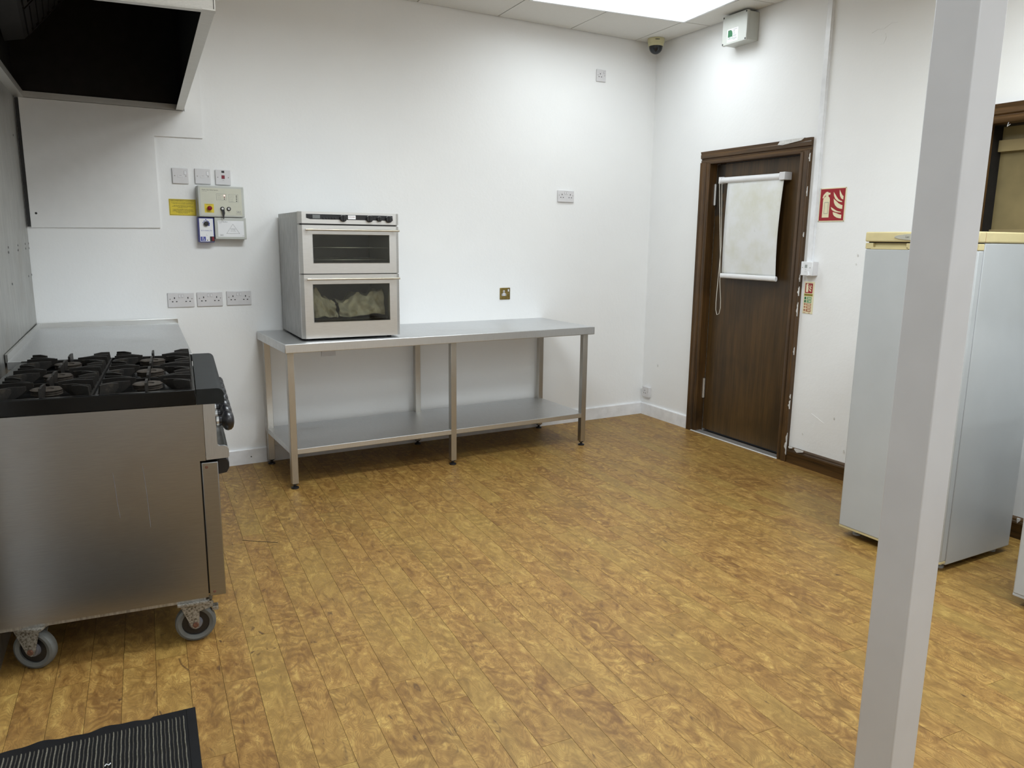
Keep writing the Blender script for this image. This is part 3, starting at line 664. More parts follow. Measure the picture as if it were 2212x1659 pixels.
# yellow notice
t = thing('gas_notice', 'yellow gas emergency notice with black writing beside the control box', 'sign', (-3.578, 0, 1.5475))
w, h = 0.146, 0.0935
part('plate', B().box(0, w, -0.0016, -0.0003, 0, h), 'yellow', t, smooth=False)
outline(0.0035, w-0.0035, 0.003, h-0.003, 0.0012, 'ink', t, -0.0017, 'border')
rows = [('GAS EMERGENCY CONTROL', 0.0098, 0.084), ('IN THE EVENT OF AN ESCAPE OR EMERGENCY', 0.0056, 0.0725), ('TURN OFF THE GAS SUPPLY IMMEDIATELY', 0.0056, 0.0665), ('BEFORE RESTORATION OF THE SUPPLY', 0.0054, 0.0565), ('ENSURE THAT ALL APPLIANCES AND OUTLETS', 0.0054, 0.051), ('HAVE BEEN ISOLATED', 0.0054, 0.0455),
        ('IF THIS SUPPLY HAS BEEN TURNED OFF FOR A', 0.0053, 0.035), ('PERIOD, THE SYSTEM IS TO BE PURGED BY A', 0.0053, 0.0298), ('COMPETENT PERSON. IN THE EVENT OF A LEAK', 0.0053, 0.0246), ('INFORM THE GAS REGION OR', 0.0053, 0.0194), ('EMERGENCY SERVICE', 0.0053, 0.0142)]
lettering([(s_, z_*1.0, w/2, zz, 'CENTER') for s_, z_, zz in rows], 'ink', t, -0.0020)

# white notched sheet on the far wall below the hood
ws = B().prism([(-4.268, 1.466), (-3.632, 1.475), (-3.632, 1.985), (-3.373, 1.990), (-3.373, 2.60), (-3.462, 2.60), (-3.462, 2.132), (-4.268, 2.132)], 'xz', -0.013, -0.0005)
sh = part('wall_sheet', ws, 'sheet', None, smooth=False); tag(sh, 'white notched wall sheet beneath the cooker hood', 'panel')
part('gap_shade', B().box(-4.285, -4.269, -0.0135, -0.002, 1.470, 2.13), 'hole', sh, smooth=False)  # black strip paints the shade of the gap beside the left cladding
part('fixing', B().cyl((-4.24, -0.0129, 1.541), (-4.24, -0.0139, 1.541), 0.006, seg=10), 'hole', sh)

# ------------------------------------------------------------------ right wall: signs, trunking, boxes
def rw_thing(name, label, cat, s, z): return thing(name, label, cat, RW(s, z), PHI_R)
def tongue(tu, tv, eu, ev, th):
    """flame tongue: pointed at the upper left, curving down to a broad right-hand end"""
    du, dv = eu-tu, tv-ev
    return [(tu, tv), (tu+0.07*du, ev+0.62*dv), (tu+0.22*du, ev+0.36*dv), (tu+0.48*du, ev+0.14*dv), (tu+0.75*du, ev+0.04*dv), (eu, ev), (eu, ev+th), (tu+0.80*du, ev+th+0.06*dv), (tu+0.58*du, ev+th*0.95+0.20*dv), (tu+0.40*du, ev+th*0.75+0.42*dv), (tu+0.20*du, ev+th*0.35+0.72*dv)]
def flames(x, z, k): return [[(x+u*k, z+v*k) for u, v in tongue(*q)] for q in ((.0995, .175, .165, .113, .006), (.141, .186, .172, .128, .020), (.103, .135, .170, .073, .022), (.0876, .087, .162, .052, .005), (.104, .057, .168, .018, .021))]
def extinguisher(x, z, k):
    body = [(0.0, 0.0), (0.046, 0.0), (0.046, 0.098), (0.042, 0.110), (0.034, 0.116), (0.034, 0.124), (0.046, 0.126), (0.046, 0.136), (0.034, 0.136), (0.030, 0.141), (0.020, 0.141), (0.012, 0.136), (0.0, 0.124), (-0.006, 0.108), (0.001, 0.106), (0.008, 0.116), (0.016, 0.124), (0.016, 0.116), (0.008, 0.112), (0.002, 0.104), (0.0, 0.096)]
    return [(x+u*k, z+v*k) for u, v in body]
t = rw_thing('fire_sign', 'red fire extinguisher sign beside the cable trunking', 'sign', 1.684, 1.5625)
w, h = 0.191, 0.2005
part('plate', B().box(0, w, -0.004, -0.0005, 0, h, 0.001), 'pale', t)
flat([rect(0.006, w-0.006, 0.006, h-0.006)], 'red', t, -0.0041, 'red_field')
flat([extinguisher(0.028, 0.025, 1.08)]+flames(0.002, 0.0, 1.0), 'pale', t, -0.0047, 'pictogram')
outline(0.040, 0.070, 0.048, 0.116, 0.0022, 'inkgrey', t, -0.0053, 'cylinder_label')
for x in (0.004, w-0.004):
    for z in (0.004, h-0.004): screw(t, x, z, -0.0042)
t = rw_thing('extinguisher_label', 'narrow pale extinguisher instruction sign below the pull switch box', 'sign', 1.6215, 0.9925)
w, h = 0.078, 0.201
part('plate', B().box(0, w, -0.0025, -0.0005, 0, h, 0.0005), 'pale', t)
flat([rect(0.008, 0.066, h-0.072, h-0.010)], 'red', t, -0.0026, 'red_field')
flat([extinguisher(0.016, h-0.066, 0.38)]+flames(0.012, h-0.066, 0.27), 'pale', t, -0.0032, 'pictogram')
flat([rect(0.004, 0.070, h-0.090, h-0.076)], 'olive', t, -0.0026, 'title_bar'); lettering([('Wet Chemical', 0.0095, 0.037, h-0.083, 'CENTER')], 'ink', t, -0.0034)
flat([rect(0.008, 0.021, h-0.112, h-0.096), rect(0.008, 0.021, h-0.132, h-0.116)], 'green', t, -0.0026, 'icon')
flat([rect(0.026, 0.064, h-0.112, h-0.095), rect(0.026, 0.064, h-0.133, h-0.115)], 'palegreen', t, -0.0026, 'instruction_box')
flat([disc(0.0145, h-0.142, 0.0068), disc(0.0145, h-0.160, 0.0068), disc(0.0145, h-0.180, 0.0075), rect(0.026, 0.064, h-0.150, h-0.137), rect(0.026, 0.064, h-0.168, h-0.154), rect(0.026, 0.064, h-0.189, h-0.172)], 'brownp', t, -0.0026, 'instruction_box')
flat([rect(0.036, 0.060, h-0.106, h-0.102), rect(0.044, 0.060, h-0.126, h-0.121), rect(0.034, 0.060, h-0.146, h-0.141), rect(0.036, 0.060, h-0.163, h-0.158), rect(0.038, 0.060, h-0.183, h-0.177)], 'pale', t, -0.0033, 'text_line')
flat([rect(0.008, 0.024, 0.004, 0.007), rect(0.044, 0.060, 0.003, 0.006)], 'brownp', t, -0.0026, 'text_line')
t = rw_thing('cable_trunking', 'white plastic cable trunking running up beside the door', 'trunking', 1.635, 0)
part('channel', B().box(0.0, 0.040, -0.017, -0.0005, 1.30, H-0.003, 0.001), 'gloss', t)
part('lid', B().box(0.003, 0.037, -0.020, -0.017, 1.30, H-0.003, 0.0008), 'gloss', t)
t = rw_thing('pull_switch_box', 'white square surface switch box at the foot of the trunking', 'switch', 1.6705, 1.276)
part('back_box', B().box(-0.043, 0.043, -0.044, -0.0005, -0.043, 0.043, 0.002), 'plastic', t)
part('face_plate', B().box(-0.0435, 0.0435, -0.055, -0.044, -0.0435, 0.0435, 0.004), 'gloss', t)
part('window', B().box(-0.012, 0.006, -0.0557, -0.055, 0.004, 0.024, 0.0003), 'cavside', t)
screw(t, -0.030, 0.006, -0.0551); screw(t, 0.028, 0.006, -0.0551)
part('cord_cone', B().cyl((0.018, -0.052, -0.038), (0.018, -0.060, -0.018), 0.012, 0.003, 14), 'gloss', t)
lettering([('SMK', 0.006, -0.004, -0.006, 'CENTER'), ('ON OFF', 0.0045, -0.004, -0.020, 'CENTER')], 'inkgrey', t, -0.0556)
# grey junction box under the ceiling
t = rw_thing('junction_box', 'grey junction box with green logo sticker under the ceiling', 'electrical box', 0.848, 2.735)
w, h, dp = 0.228, 0.187, 0.112
part('enclosure', B().box(0.004, w-0.004, -dp+0.022, -0.0005, 0.004, h-0.004, 0.006), 'greybox', t)
part('lid', B().box(0, w, -dp, -dp+0.024, 0, h, 0.005), 'greybox', t)
for x in (0.010, w-0.010):
    for z in (0.010, h-0.010): part('lid_screw', B().lathe([(0.0, -0.0015), (0.0055, -0.001), (0.006, 0)], (x, -dp, z), 'y', 12), 'hole', t)
part('sticker', B().box(0.050, 0.150, -dp-0.0007, -dp, 0.014, 0.096), 'white', t, smooth=False)
Y = -dp-0.0008
flat([[(0.058, 0.046), (0.100, 0.046), (0.100, 0.064), (0.097, 0.076), (0.090, 0.085), (0.082, 0.089), (0.058, 0.089)]], 'green', t, Y, 'logo_block')
lettering([('GBSG', 0.021, 0.080, 0.037, 'CENTER')], 'green', t, Y-0.0002, 'logo')
flat([rect(0.106, 0.106+l, z, z+0.0022) for l, z in [(0.036, 0.087), (0.018, 0.079), (0.014, 0.073), (0.012, 0.067), (0.018, 0.060), (0.034, 0.050), (0.030, 0.045), (0.034, 0.034), (0.034, 0.029), (0.024, 0.024)]], 'inkgrey', t, Y, 'text_line')

# ------------------------------------------------------------------ dome camera
t = thing('dome_camera', 'small cream dome security camera in the ceiling corner', 'camera', (-0.122, -0.130, H-0.001))
part('base', B().lathe([(0.0, 0.0), (0.062, 0.0), (0.062, -0.028), (0.060, -0.032), (0.057, -0.033), (0.057, -0.050), (0.054, -0.055), (0.0, -0.055)], seg=36), 'domebase', t)
part('dome', B().lathe([(0.052, -0.054)]+[(0.050*math.cos(R(a)), -0.060-0.050*math.sin(R(a))) for a in range(0, 91, 10)][:-1]+[(0.0, -0.110)], seg=36), 'smoke', t)
cl = flat([rect(-0.016+0.008*q_, -0.010+0.008*q_, -0.019, -0.013) for q_ in range(4)], 'ink', t, 0.0, 'maker_mark'); cl.rotation_euler = (0, 0, -yaw); cl.location = (-0.0635*math.sin(yaw), -0.0635*math.cos(yaw), 0)

# ------------------------------------------------------------------ steel bench
t = thing('steel_bench', 'long stainless steel bench with undershelf standing against the far wall', 'table', (-3.1171, -0.7032, 0), 0.0105)
BL, BD, BZ = 2.110, 0.694, 0.850
part('bench_top', B().box(0, BL, 0, BD, BZ-0.052, BZ, 0.004), 'steel_top', t)
part('under_shelf', B().box(0.022, BL-0.022, 0.048, BD-0.03, 0.204, 0.236, 0.003), 'steel_top', t)
for x in (0.040, BL/2, BL-0.040):
    for y, in ((0.066,), (BD-0.064,)):
        lg = part('leg', B().box(x-0.019, x+0.019, y-0.019, y+0.019, 0.030, BZ-0.05, 0.002), 'steel_leg', t)
        part('foot', B().lathe([(0.0, 0.034), (0.017, 0.034), (0.017, 0.024), (0.008, 0.022), (0.008, 0.014), (0.022, 0.008), (0.023, 0.0), (0.0, 0.0)], (x, y, 0), seg=20), 'black', lg)

# ------------------------------------------------------------------ double oven on the bench
OW, OD, OZ = 0.5816, 0.585, 0.862
t = thing('double_oven', 'stainless built-under double oven standing on the steel bench', 'oven', (-2.996, -0.621, 0.0), -0.045)
z0, z1 = OZ, 1.571
P0 = 0.026                                   # door thickness: carcass begins behind it
bd = B().box(0.004, 0.012, P0, OD, z0, z1-0.006).box(OW-0.012, OW-0.004, P0, OD, z0, z1-0.006).box(0.012, OW-0.012, OD-0.01, OD, z0, z1-0.006)
bd.box(0.004, OW-0.004, P0, OD, z1-0.0065, z1-0.0015).box(0.012, OW-0.012, P0, OD-0.01, z0, z0+0.01)
part('body', bd, 'galv', t, smooth=False)
part('side_trim', B().box(0.0025, 0.004, P0+0.004, OD-0.01, z1-0.028, z1-0.004), 'galv', t)
inn = B().box(0.045, OW-0.045, 0.45, 0.46, z0+0.05, z1-0.07).box(0.012, OW-0.012, 0.03, 0.46, 1.222, 1.236).box(0.012, OW-0.012, 0.03, 0.46, z0+0.03, z0+0.05).box(0.012, OW-0.012, 0.03, 0.46, 1.495, 1.51)
inn.box(0.012, 0.048, 0.03, 0.46, z0+0.05, 1.5)
part('cavity', inn, 'cavity', t, smooth=False)
part('cavity_side', B().box(OW-0.048, OW-0.044, 0.03, 0.46, z0+0.05, 1.5), 'cavside', t, smooth=False)
rk = B()
for zz in (1.306, 1.375):
    rk.tube([(0.05, 0.06, zz), (OW-0.05, 0.06, zz)], 0.0025, 6).tube([(0.05, 0.42, zz), (OW-0.05, 0.42, zz)], 0.0025, 6)
    for k in range(13): rk.tube([(0.07+k*0.037, 0.06, zz), (0.07+k*0.037, 0.42, zz)], 0.0015, 5)
part('rack', rk, 'alu', t)
for x in (0.05, OW-0.05):
    for y in (0.07, OD-0.07): part('foot', B().cyl((x, y, 0.8505), (x, y, OZ), 0.014, seg=14), 'black', t)
def bent_front(zlo, zhi, dip):
    """plan outline with splayed edges"""
    return [(0.0, P0), (0.002, 0.012), (0.020, 0.0), (OW-0.020, 0.0), (OW-0.002, 0.012), (OW, P0)]
part('control_panel', B().prism(bent_front(0, 0, 0), 'xy', 1.507, z1), 'steel_oven', t, smooth=False)
def door_ring(zlo, zhi, wx0, wx1, wz0, wz1, name):
    b = B(); o = bent_front(0, 0, 0)
    b.prism(o, 'xy', zlo, wz0).prism(o, 'xy', wz1, zhi)
    b.prism([(0.0, P0), (0.002, 0.012), (0.020, 0.0), (wx0, 0.0), (wx0, P0)], 'xy', wz0, wz1)
    b.prism([(wx1, P0), (wx1, 0.0), (OW-0.020, 0.0), (OW-0.002, 0.012), (OW, P0)], 'xy', wz0, wz1)
    bmesh.ops.remove_doubles(b.bm, verts=b.bm.verts, dist=1e-5)
    d = part(name, b, 'steel_oven', t, smooth=False)
    part('glass', B().box(wx0-0.002, wx1+0.002, 0.006, 0.010, wz0-0.002, wz1+0.002), 'glass', d, smooth=False)
    hz = zhi-0.025
    hb = part('handle', B().tube([(0.032, -0.030, hz), (OW-0.010, -0.030, hz)], 0.0058, 14), 'handle', d)
    for x in (0.048, OW-0.042): part('handle_post', B().cyl((x, 0.0, hz), (x, -0.030, hz), 0.005, seg=12), 'alu', hb)
    bead = B().tube([(wx0, -0.0006, wz0), (wx1, -0.0006, wz0), (wx1, -0.0006, wz1), (wx0, -0.0006, wz1), (wx0, -0.0006, wz0)], 0.0016, 6)
    part('window_bead', bead, 'alu', d)
    return d
door_ring(1.2305, 1.4985, 0.076, 0.520, 1.288, 1.449, 'upper_door')
door_ring(0.8640, 1.2255, 0.068, 0.517, 0.954, 1.172, 'lower_door')
part('gap_strip', B().box(0.02, OW-0.02, 0.008, 0.02, 1.4985, 1.507), 'hole', t, smooth=False)
fas = part('fascia', B().prism([(0.044, 1.5585), (0.541, 1.5585), (0.544, 1.5305), (0.066, 1.5305), (0.044, 1.5370)], 'xz', -0.0008, 0.0), 'black', t, smooth=False)
part('display', B().box(0.080, 0.121, -0.0016, -0.0008, 1.5350, 1.5545), 'lcd', fas, smooth=False)
for k in range(5): part('push_button', B().lathe([(0.0, -0.006), (0.0045, -0.0055), (0.005, 0)], (0.141+0.0165*k, -0.0008, 1.5365), 'y', 12), 'black', fas)
part('badge', B().box(0.279, 0.323, -0.0018, -0.0008, 1.5345, 1.5560), 'white', fas, smooth=False)
lettering([('STOVES', 0.0105, 0.301, 1.5455, 'CENTER')], 'button', fas, -0.0021)
for x, r in ((0.250, 0.0195), (0.402, 0.0195), (0.460, 0.0150), (0.517, 0.0195)):
    part('knob', B().lathe([(r, 0), (r, -0.014), (r*0.9, -0.018), (0, -0.018)], (x, -0.0008, 1.5385), 'y', 28).box(x-0.003, x+0.003, -0.024, -0.016, 1.5385-r*0.8, 1.5385+r*0.8, 0.001), 'black', fas)
# cloths stuffed in the lower oven
def interp(pts, u):
    for (a0, b0), (a1, b1) in zip(pts, pts[1:]):
        if u <= a1:
            k = (u-a0)/(a1-a0); k = k*k*(3-2*k); return b0+(b1-b0)*k
    return pts[-1][1]
def cloth(label, x0, x1, top, hem, sd, yf):
    def fn(u, v):
        x = x0+(x1-x0)*u; zt = interp(top, u)+0.004*math.sin(u*11+sd); zh = interp(hem, u)+0.003*math.sin(u*15+sd)
        fold = 0.014*math.sin(u*11+v*7+sd)+0.008*math.sin(u*23-v*13+2*sd)+0.008*math.sin(v*19+u*9)+0.004*math.sin(u*47+v*21)
        if v < 0.55:                          # front, hanging in folds
            k = v/0.55; return (x, yf+0.055*k*k+fold*(0.35+0.65*math.sin(k*math.pi)), zh+(zt-zh)*k)
        k = (v-0.55)/0.45
        return (x, yf+0.055+0.20*k, zt-0.03*k*k+0.6*fold)
    o = part('dust_cloth', B().grid(fn, 56, 40), 'cloth', None, (-2.996, -0.621, 0.0), -0.045)
    m = o.modifiers.new('thick', 'SOLIDIFY'); m.thickness = 0.002; m.offset = 1.0
    return tag(o, label, 'cloth', 'cloths inside the lower oven')
zb = z0+0.0505
cloth('stained pale cloth bunched up at the left of the lower oven', 0.062, 0.226, [(0, 1.168), (0.3, 1.130), (0.65, 1.078), (1, 1.050)], [(0, zb+0.058), (0.5, zb+0.066), (1, zb+0.058)], 0.4, 0.085)
cloth('crumpled cream cloth spread along the tray in the lower oven', 0.238, 0.516, [(0, 1.056), (0.15, 1.052), (0.42, 1.108), (0.62, 1.090), (0.85, 1.120), (1, 1.128)], [(0, zb+0.062), (0.35, zb+0.060), (0.7, zb+0.074), (1, zb+0.068)], 2.1, 0.088)
tr = thing('oven_tray', 'dark roasting tray under the cloths in the lower oven', 'tray', (-2.996, -0.621, zb), -0.045)
part('pan', B().box(0.054, 0.525, 0.075, 0.43, 0.0, 0.004).box(0.054, 0.525, 0.075, 0.078, 0.004, 0.050).box(0.054, 0.525, 0.427, 0.43, 0.004, 0.050).box(0.054, 0.057, 0.078, 0.427, 0.004, 0.050).box(0.522, 0.525, 0.078, 0.427, 0.004, 0.050), 'black', tr, smooth=False)
part('rim', B().tube([(0.052, 0.073, 0.050), (0.527, 0.073, 0.050), (0.527, 0.432, 0.050), (0.052, 0.432, 0.050), (0.052, 0.073, 0.050)], 0.003, 6), 'screw', tr)

# ------------------------------------------------------------------ steel worktop in the left corner
t = thing('corner_worktop', 'stainless corner worktop with upstands between cooker and far wall', 'worktop', (0, 0, 0))
wt = [(-4.283, -0.012), (lx(-1.258)+0.012, -1.258), (-3.667, -1.328), (-3.575, -0.012)]
part('top', B().prism(wt, 'xy', 0.885, 0.920, 0.002), 'steel_top', t)
part('upstand', B().box(-4.280, -3.574, -0.012, -0.003, 0.915, 0.949, 0.002), 'steel', t)
part('upstand', B().prism([(-4.2835, -0.012), (lx(-1.258)+0.0075, -1.258), (lx(-1.258)+0.0165, -1.258), (-4.2745, -0.012)], 'xy', 0.915, 0.949), 'steel', t)
for x, y in ((-4.22, -0.07), (-3.64, -0.07), (-3.74, -1.20), (-4.29, -1.16)):
    part('leg', B().box(x-0.019, x+0.019, y-0.019, y+0.019, 0.0, 0.886), 'steel_leg', t)

# ------------------------------------------------------------------ six burner range on castors
RG = thing('gas_range', 'six burner steel gas range on grey castors under the hood', 'cooker', (-3.772, -2.2037, 0.0), -0.115)
RWD, RB = 0.862, -0.640                      # width (away from viewer), back
bz0, bz1 = 0.168, 0.868
part('body', B().box(RB, 0.0, 0.012, RWD-0.012, bz0+0.004, bz1).box(0.0, 0.018, 0.012, RWD-0.012, 0.668, bz1), 'galv', RG, smooth=False)
def side(y0, y1): return B().prism([(RB, bz0), (0.0, bz0), (0.0, 0.670), (0.019, 0.670), (0.019, bz1), (RB, bz1)], 'xz', y0, y1)
part('side_panel', side(0.0, 0.012), 'steel_side', RG, smooth=False); part('side_panel', side(RWD-0.012, RWD), 'steel_side', RG, smooth=False)
part('bottom_rail', B().box(RB, -0.01, 0.004, 0.03, bz0-0.012, bz0), 'galv', RG, smooth=False); part('bottom_rail', B().box(RB, -0.01, RWD-0.03, RWD-0.004, bz0-0.012, bz0), 'galv', RG, smooth=False)
cheek = [(0.0205, 0.672), (0.092, 0.6745), (0.0955, 0.680), (0.0955, 0.704), (0.090, 0.714), (0.080, 0.718), (0.066, 0.718), (0.0605, 0.722), (0.059, 0.732), (0.0585, 0.868), (0.0205, 0.868)]
part('cheek', B().prism(cheek, 'xz', -0.001, 0.012), 'steel_cheek', RG, smooth=False); part('cheek', B().prism(cheek, 'xz', RWD-0.012, RWD+0.001), 'steel_cheek', RG, smooth=False)
part('control_panel', B().box(0.018, 0.044, 0.012, RWD-0.012, 0.70, 0.866), 'steel', RG, smooth=False)
part('drip_gutter', B().prism([(0.019, 0.674), (0.0925, 0.676), (0.0935, 0.706), (0.088, 0.706), (0.087, 0.684), (0.019, 0.684)], 'xz', 0.012, RWD-0.012), 'steel', RG, smooth=False)
dr = part('oven_door', B().box(0.004, 0.058, 0.0, RWD, 0.170, 0.663, 0.003), 'steel_side', RG)
part('door_seal', B().box(0.0, 0.0045, 0.012, RWD-0.012, 0.176, 0.66), 'hole', RG, smooth=False)
for z in (0.186, 0.646): part('screw', B().lathe([(0, -0.0014), (0.005, -0.001), (0.0055, 0)], (0.020, 0.0, z), 'y', 12), 'rust', dr)
hd = B().prism([(0.058, 0.664), (0.090, 0.662), (0.0955, 0.648), (0.0950, 0.628), (0.086, 0.612), (0.058, 0.608)], 'xz', 0.03, RWD-0.03, 0.003)
part('handle', hd, 'black', dr)
for pts in ([(-0.268, 0.660), (-0.264, 0.60), (-0.262, 0.55), (-0.257, 0.500)], [(-0.178, 0.672), (-0.172, 0.58), (-0.170, 0.51), (-0.168, 0.455)]):
    part('drip_mark', B().tube([(x_, 0.0001, z_) for x_, z_ in pts], 0.0009, 5), 'hub', RG)
# hob
part('hob_pan', B().box(RB+0.005, 0.0, 0.014, RWD-0.014, 0.866, 0.888).box(RB, 0.0, 0.0, 0.014, 0.868, 0.921, 0.003).box(RB, 0.0, RWD-0.014, RWD, 0.868, 0.921, 0.003).box(-0.3085, -0.2965, 0.014, RWD-0.014, 0.886, 0.912).box(RB, RB+0.03, 0.014, RWD-0.014, 0.886, 0.918), 'enamel', RG)
bn = [(0.003, 0.868), (0.003, 0.9215)]+[(0.068+0.022*math.sin(R(a)), 0.8995+0.022*math.cos(R(a))) for a in range(0, 91, 15)]+[(0.090, 0.872), (0.086, 0.868)]
part('bullnose', B().prism(bn, 'xz', 0.0, RWD), 'bull', RG)
def burner():
    return B().lathe([(0.0, 0.0), (0.034, 0.0), (0.036, 0.018), (0.047, 0.020), (0.047, 0.0235), (0.043, 0.024), (0.043, 0.0265), (0.047, 0.027), (0.047, 0.030), (0.043, 0.0305), (0.043, 0.033), (0.048, 0.0335), (0.049, 0.0365), (0.046, 0.038), (0.022, 0.0375), (0.021, 0.034), (0.0, 0.033)], seg=30)
bme = burner().mesh('burner', M['burner'])
def support():
    """cast pan support: a rim with eight upright fins reaching in to the burner; centre at origin, 0.294 x 0.284"""
    b = B(); hx, hy = 0.146, 0.1405
    for a in ((-hx, hx, -hy, -hy+0.008), (-hx, hx, hy-0.008, hy), (-hx, -hx+0.008, -hy, hy), (hx-0.008, hx, -hy, hy)): b.box(a[0], a[1], a[2], a[3], 0.0, 0.022)
    def fin(p, q, w, hgt, inner):
        d = Vector((q[0]-p[0], q[1]-p[1])); L = d.length; d.normalize(); n = Vector((-d.y, d.x))*w/2
        prof = [(0, 0.0), (0.006, hgt), (L*0.55, hgt*1.05), (L, hgt*0.98), (L, hgt*0.72), (L*0.86, hgt*0.45), (L*0.62, 0.008), (L*0.5, 0.0)]
        va = []; vb = []
        for s_, z_ in prof:
            c = Vector((p[0], p[1]))+d*s_
            va.append(b.bm.verts.new((c.x+n.x, c.y+n.y, z_))); vb.append(b.bm.verts.new((c.x-n.x, c.y-n.y, z_)))
        k = len(prof); b.bm.faces.new(va); b.bm.faces.new(list(reversed(vb)))
        for i in range(k): b.bm.faces.new((va[(i+1) % k], va[i], vb[i], vb[(i+1) % k]))
    H1 = 0.050
    for sx in (-1, 1):
        fin((sx*hx*0.985, 0), (sx*0.036, 0), 0.0075, H1, 0); 
        fin((0, sx*hy*0.985), (0, sx*0.036), 0.0075, H1, 0)
        for sy in (-1, 1):
            fin((sx*hx*0.97, sy*hy*0.60), (sx*0.052, sy*0.040), 0.0070, H1*0.92, 0)
            fin((sx*hx*0.97, sy*hy*0.94), (sx*0.085, sy*0.094), 0.0080, H1*1.0, 0)
    return b
sme = support().mesh('pan_support', M['iron'], False)
for x in (-0.150, -0.4545):
    for y in (0.1565, 0.431, 0.7055):
        link('burner', bme, RG, (x, y, 0.888)); link('pan_support', sme, RG, (x, y, 0.8985))
knob_prof = [(0.021, 0.0), (0.021, 0.007), (0.0175, 0.009), (0.0175, 0.036), (0.027, 0.041), (0.034, 0.047), (0.0365, 0.055), (0.034, 0.066), (0.026, 0.073), (0.012, 0.0765), (0.0, 0.077)]
kme = B().lathe([(r, h_) for r, h_ in knob_prof], axis='x', seg=26).mesh('knob', M['black'])
cme = B().lathe([(0.0180, 0.018), (0.0180, 0.026)], axis='x', seg=26).mesh('chrome_band', M['alu'])
for y in (0.075, 0.185, 0.30, 0.43, 0.56, 0.675, 0.785):
    k = link('knob', kme, RG, (0.045, y, 0.790)); link('chrome_band', cme, k)
def castor(x, y, ang, brake):
    c = link('castor', None, RG, (x, y, 0), ang)
    part('mount_plate', B().box(-0.052, 0.052, -0.042, 0.042, 0.150, 0.157), 'zinc', c, smooth=False)
    for sgn in (-1, 1):
        part('fork', B().prism([(-0.050, 0.150), (0.040, 0.150), (0.016, 0.060), (0.004, 0.052), (-0.010, 0.060)] if not brake else [(-0.046, 0.150), (0.066, 0.150), (0.062, 0.128), (0.018, 0.118), (0.014, 0.060), (0.002, 0.052), (-0.010, 0.060)], 'xz', sgn*0.026-0.0015, sgn*0.026+0.0015), 'zinc', c, smooth=False)
    wh = part('wheel', B().lathe([(0.046, -0.014), (0.058, -0.019), (0.066, -0.015), (0.0685, -0.006), (0.0685, 0.006), (0.066, 0.015), (0.058, 0.019), (0.046, 0.014)], (0.003, 0, 0.0685), 'y', 36, close=True), 'tyre', c)
    part('wheel_web', B().lathe([(0.0, -0.008), (0.047, -0.008), (0.047, 0.008), (0.0, 0.008)], (0.003, 0, 0.0685), 'y', 30), 'black', wh)
    part('wheel_hub', B().lathe([(0.0, -0.022), (0.020, -0.020), (0.024, -0.008), (0.024, 0.008), (0.020, 0.020), (0.0, 0.022)], (0.003, 0, 0.0685), 'y', 24), 'hub', wh)
    part('axle', B().lathe([(0.0, -0.033), (0.009, -0.032), (0.0105, -0.028), (0.0105, 0.028), (0.009, 0.032), (0.0, 0.033)], (0.003, 0, 0.0685), 'y', 12), 'rust', c)
    if brake: part('brake_pedal', B().box(0.060, 0.082, -0.016, 0.016, 0.106, 0.122, 0.003), 'zinc', c)
castor(-0.052, 0.032, 0.0, True); castor(-0.052, RWD-0.060, 0.0, True)
castor(-0.548, 0.036, -0.42, False); castor(-0.548, RWD-0.060, 0.3, False)

# ------------------------------------------------------------------ extraction hood
HZ, HT = 2.135, 2.78
hd_ = thing('cooker_hood', 'large steel extraction hood with dark interior above the gas range', 'hood', (0, 0, 0))
fl, frr, nr, nl = (-4.288, -0.006), (-3.468, -0.006), (-3.637, -2.200), (lx(-2.09)+0.009, -2.09)
def lerp(a, b, k): return (a[0]+(b[0]-a[0])*k, a[1]+(b[1]-a[1])*k)
def wallseg(a, b, th, z0, z1, inward):
    d = Vector((b[0]-a[0], b[1]-a[1])).normalized(); n = Vector((-d.y, d.x))*th*inward
    return B().prism([a, b, (b[0]+n.x, b[1]+n.y), (a[0]+n.x, a[1]+n.y)], 'xy', z0, z1)
part('front_skirt', wallseg(nr, frr, 0.003, HZ, HT, 1), 'hoodsteel', hd_, smooth=False)
part('end_skirt', wallseg(nl, nr, 0.003, HZ, HT, 1), 'hoodsteel', hd_, smooth=False)
part('front_lip', wallseg(nr, frr, 0.040, HZ-0.001, HZ+0.002, 1), 'hoodsteel', hd_, smooth=False)
part('end_lip', wallseg(nl, nr, 0.030, HZ-0.002, HZ+0.001, 1), 'hoodsteel', hd_, smooth=False)
part('rear_lip', wallseg(frr, fl, 0.014, HZ-0.001, HZ+0.030, 1), 'hoodsteel', hd_, smooth=False)
part('wall_gutter', wallseg(fl, nl, 0.045, HZ-0.002, HZ+0.03, 1), 'hoodsteel', hd_, smooth=False)
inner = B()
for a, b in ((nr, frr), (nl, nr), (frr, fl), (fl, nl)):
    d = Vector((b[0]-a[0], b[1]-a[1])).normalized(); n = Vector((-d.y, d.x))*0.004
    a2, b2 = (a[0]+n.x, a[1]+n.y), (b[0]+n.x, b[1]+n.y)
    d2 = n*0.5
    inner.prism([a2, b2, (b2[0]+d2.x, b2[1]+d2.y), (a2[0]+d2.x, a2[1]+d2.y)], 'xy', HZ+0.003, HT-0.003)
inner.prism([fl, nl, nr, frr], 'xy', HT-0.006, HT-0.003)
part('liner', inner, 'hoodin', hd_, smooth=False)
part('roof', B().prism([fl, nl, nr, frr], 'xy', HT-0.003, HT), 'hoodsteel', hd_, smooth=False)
fh = part('filter_housing', B().prism([(-4.29, 2.345), (-4.205, 2.365), (-3.97, 2.635), (-3.97, 2.76), (-4.29, 2.76)], 'xz', -1.95, -0.30), 'hoodin', hd_, smooth=False)
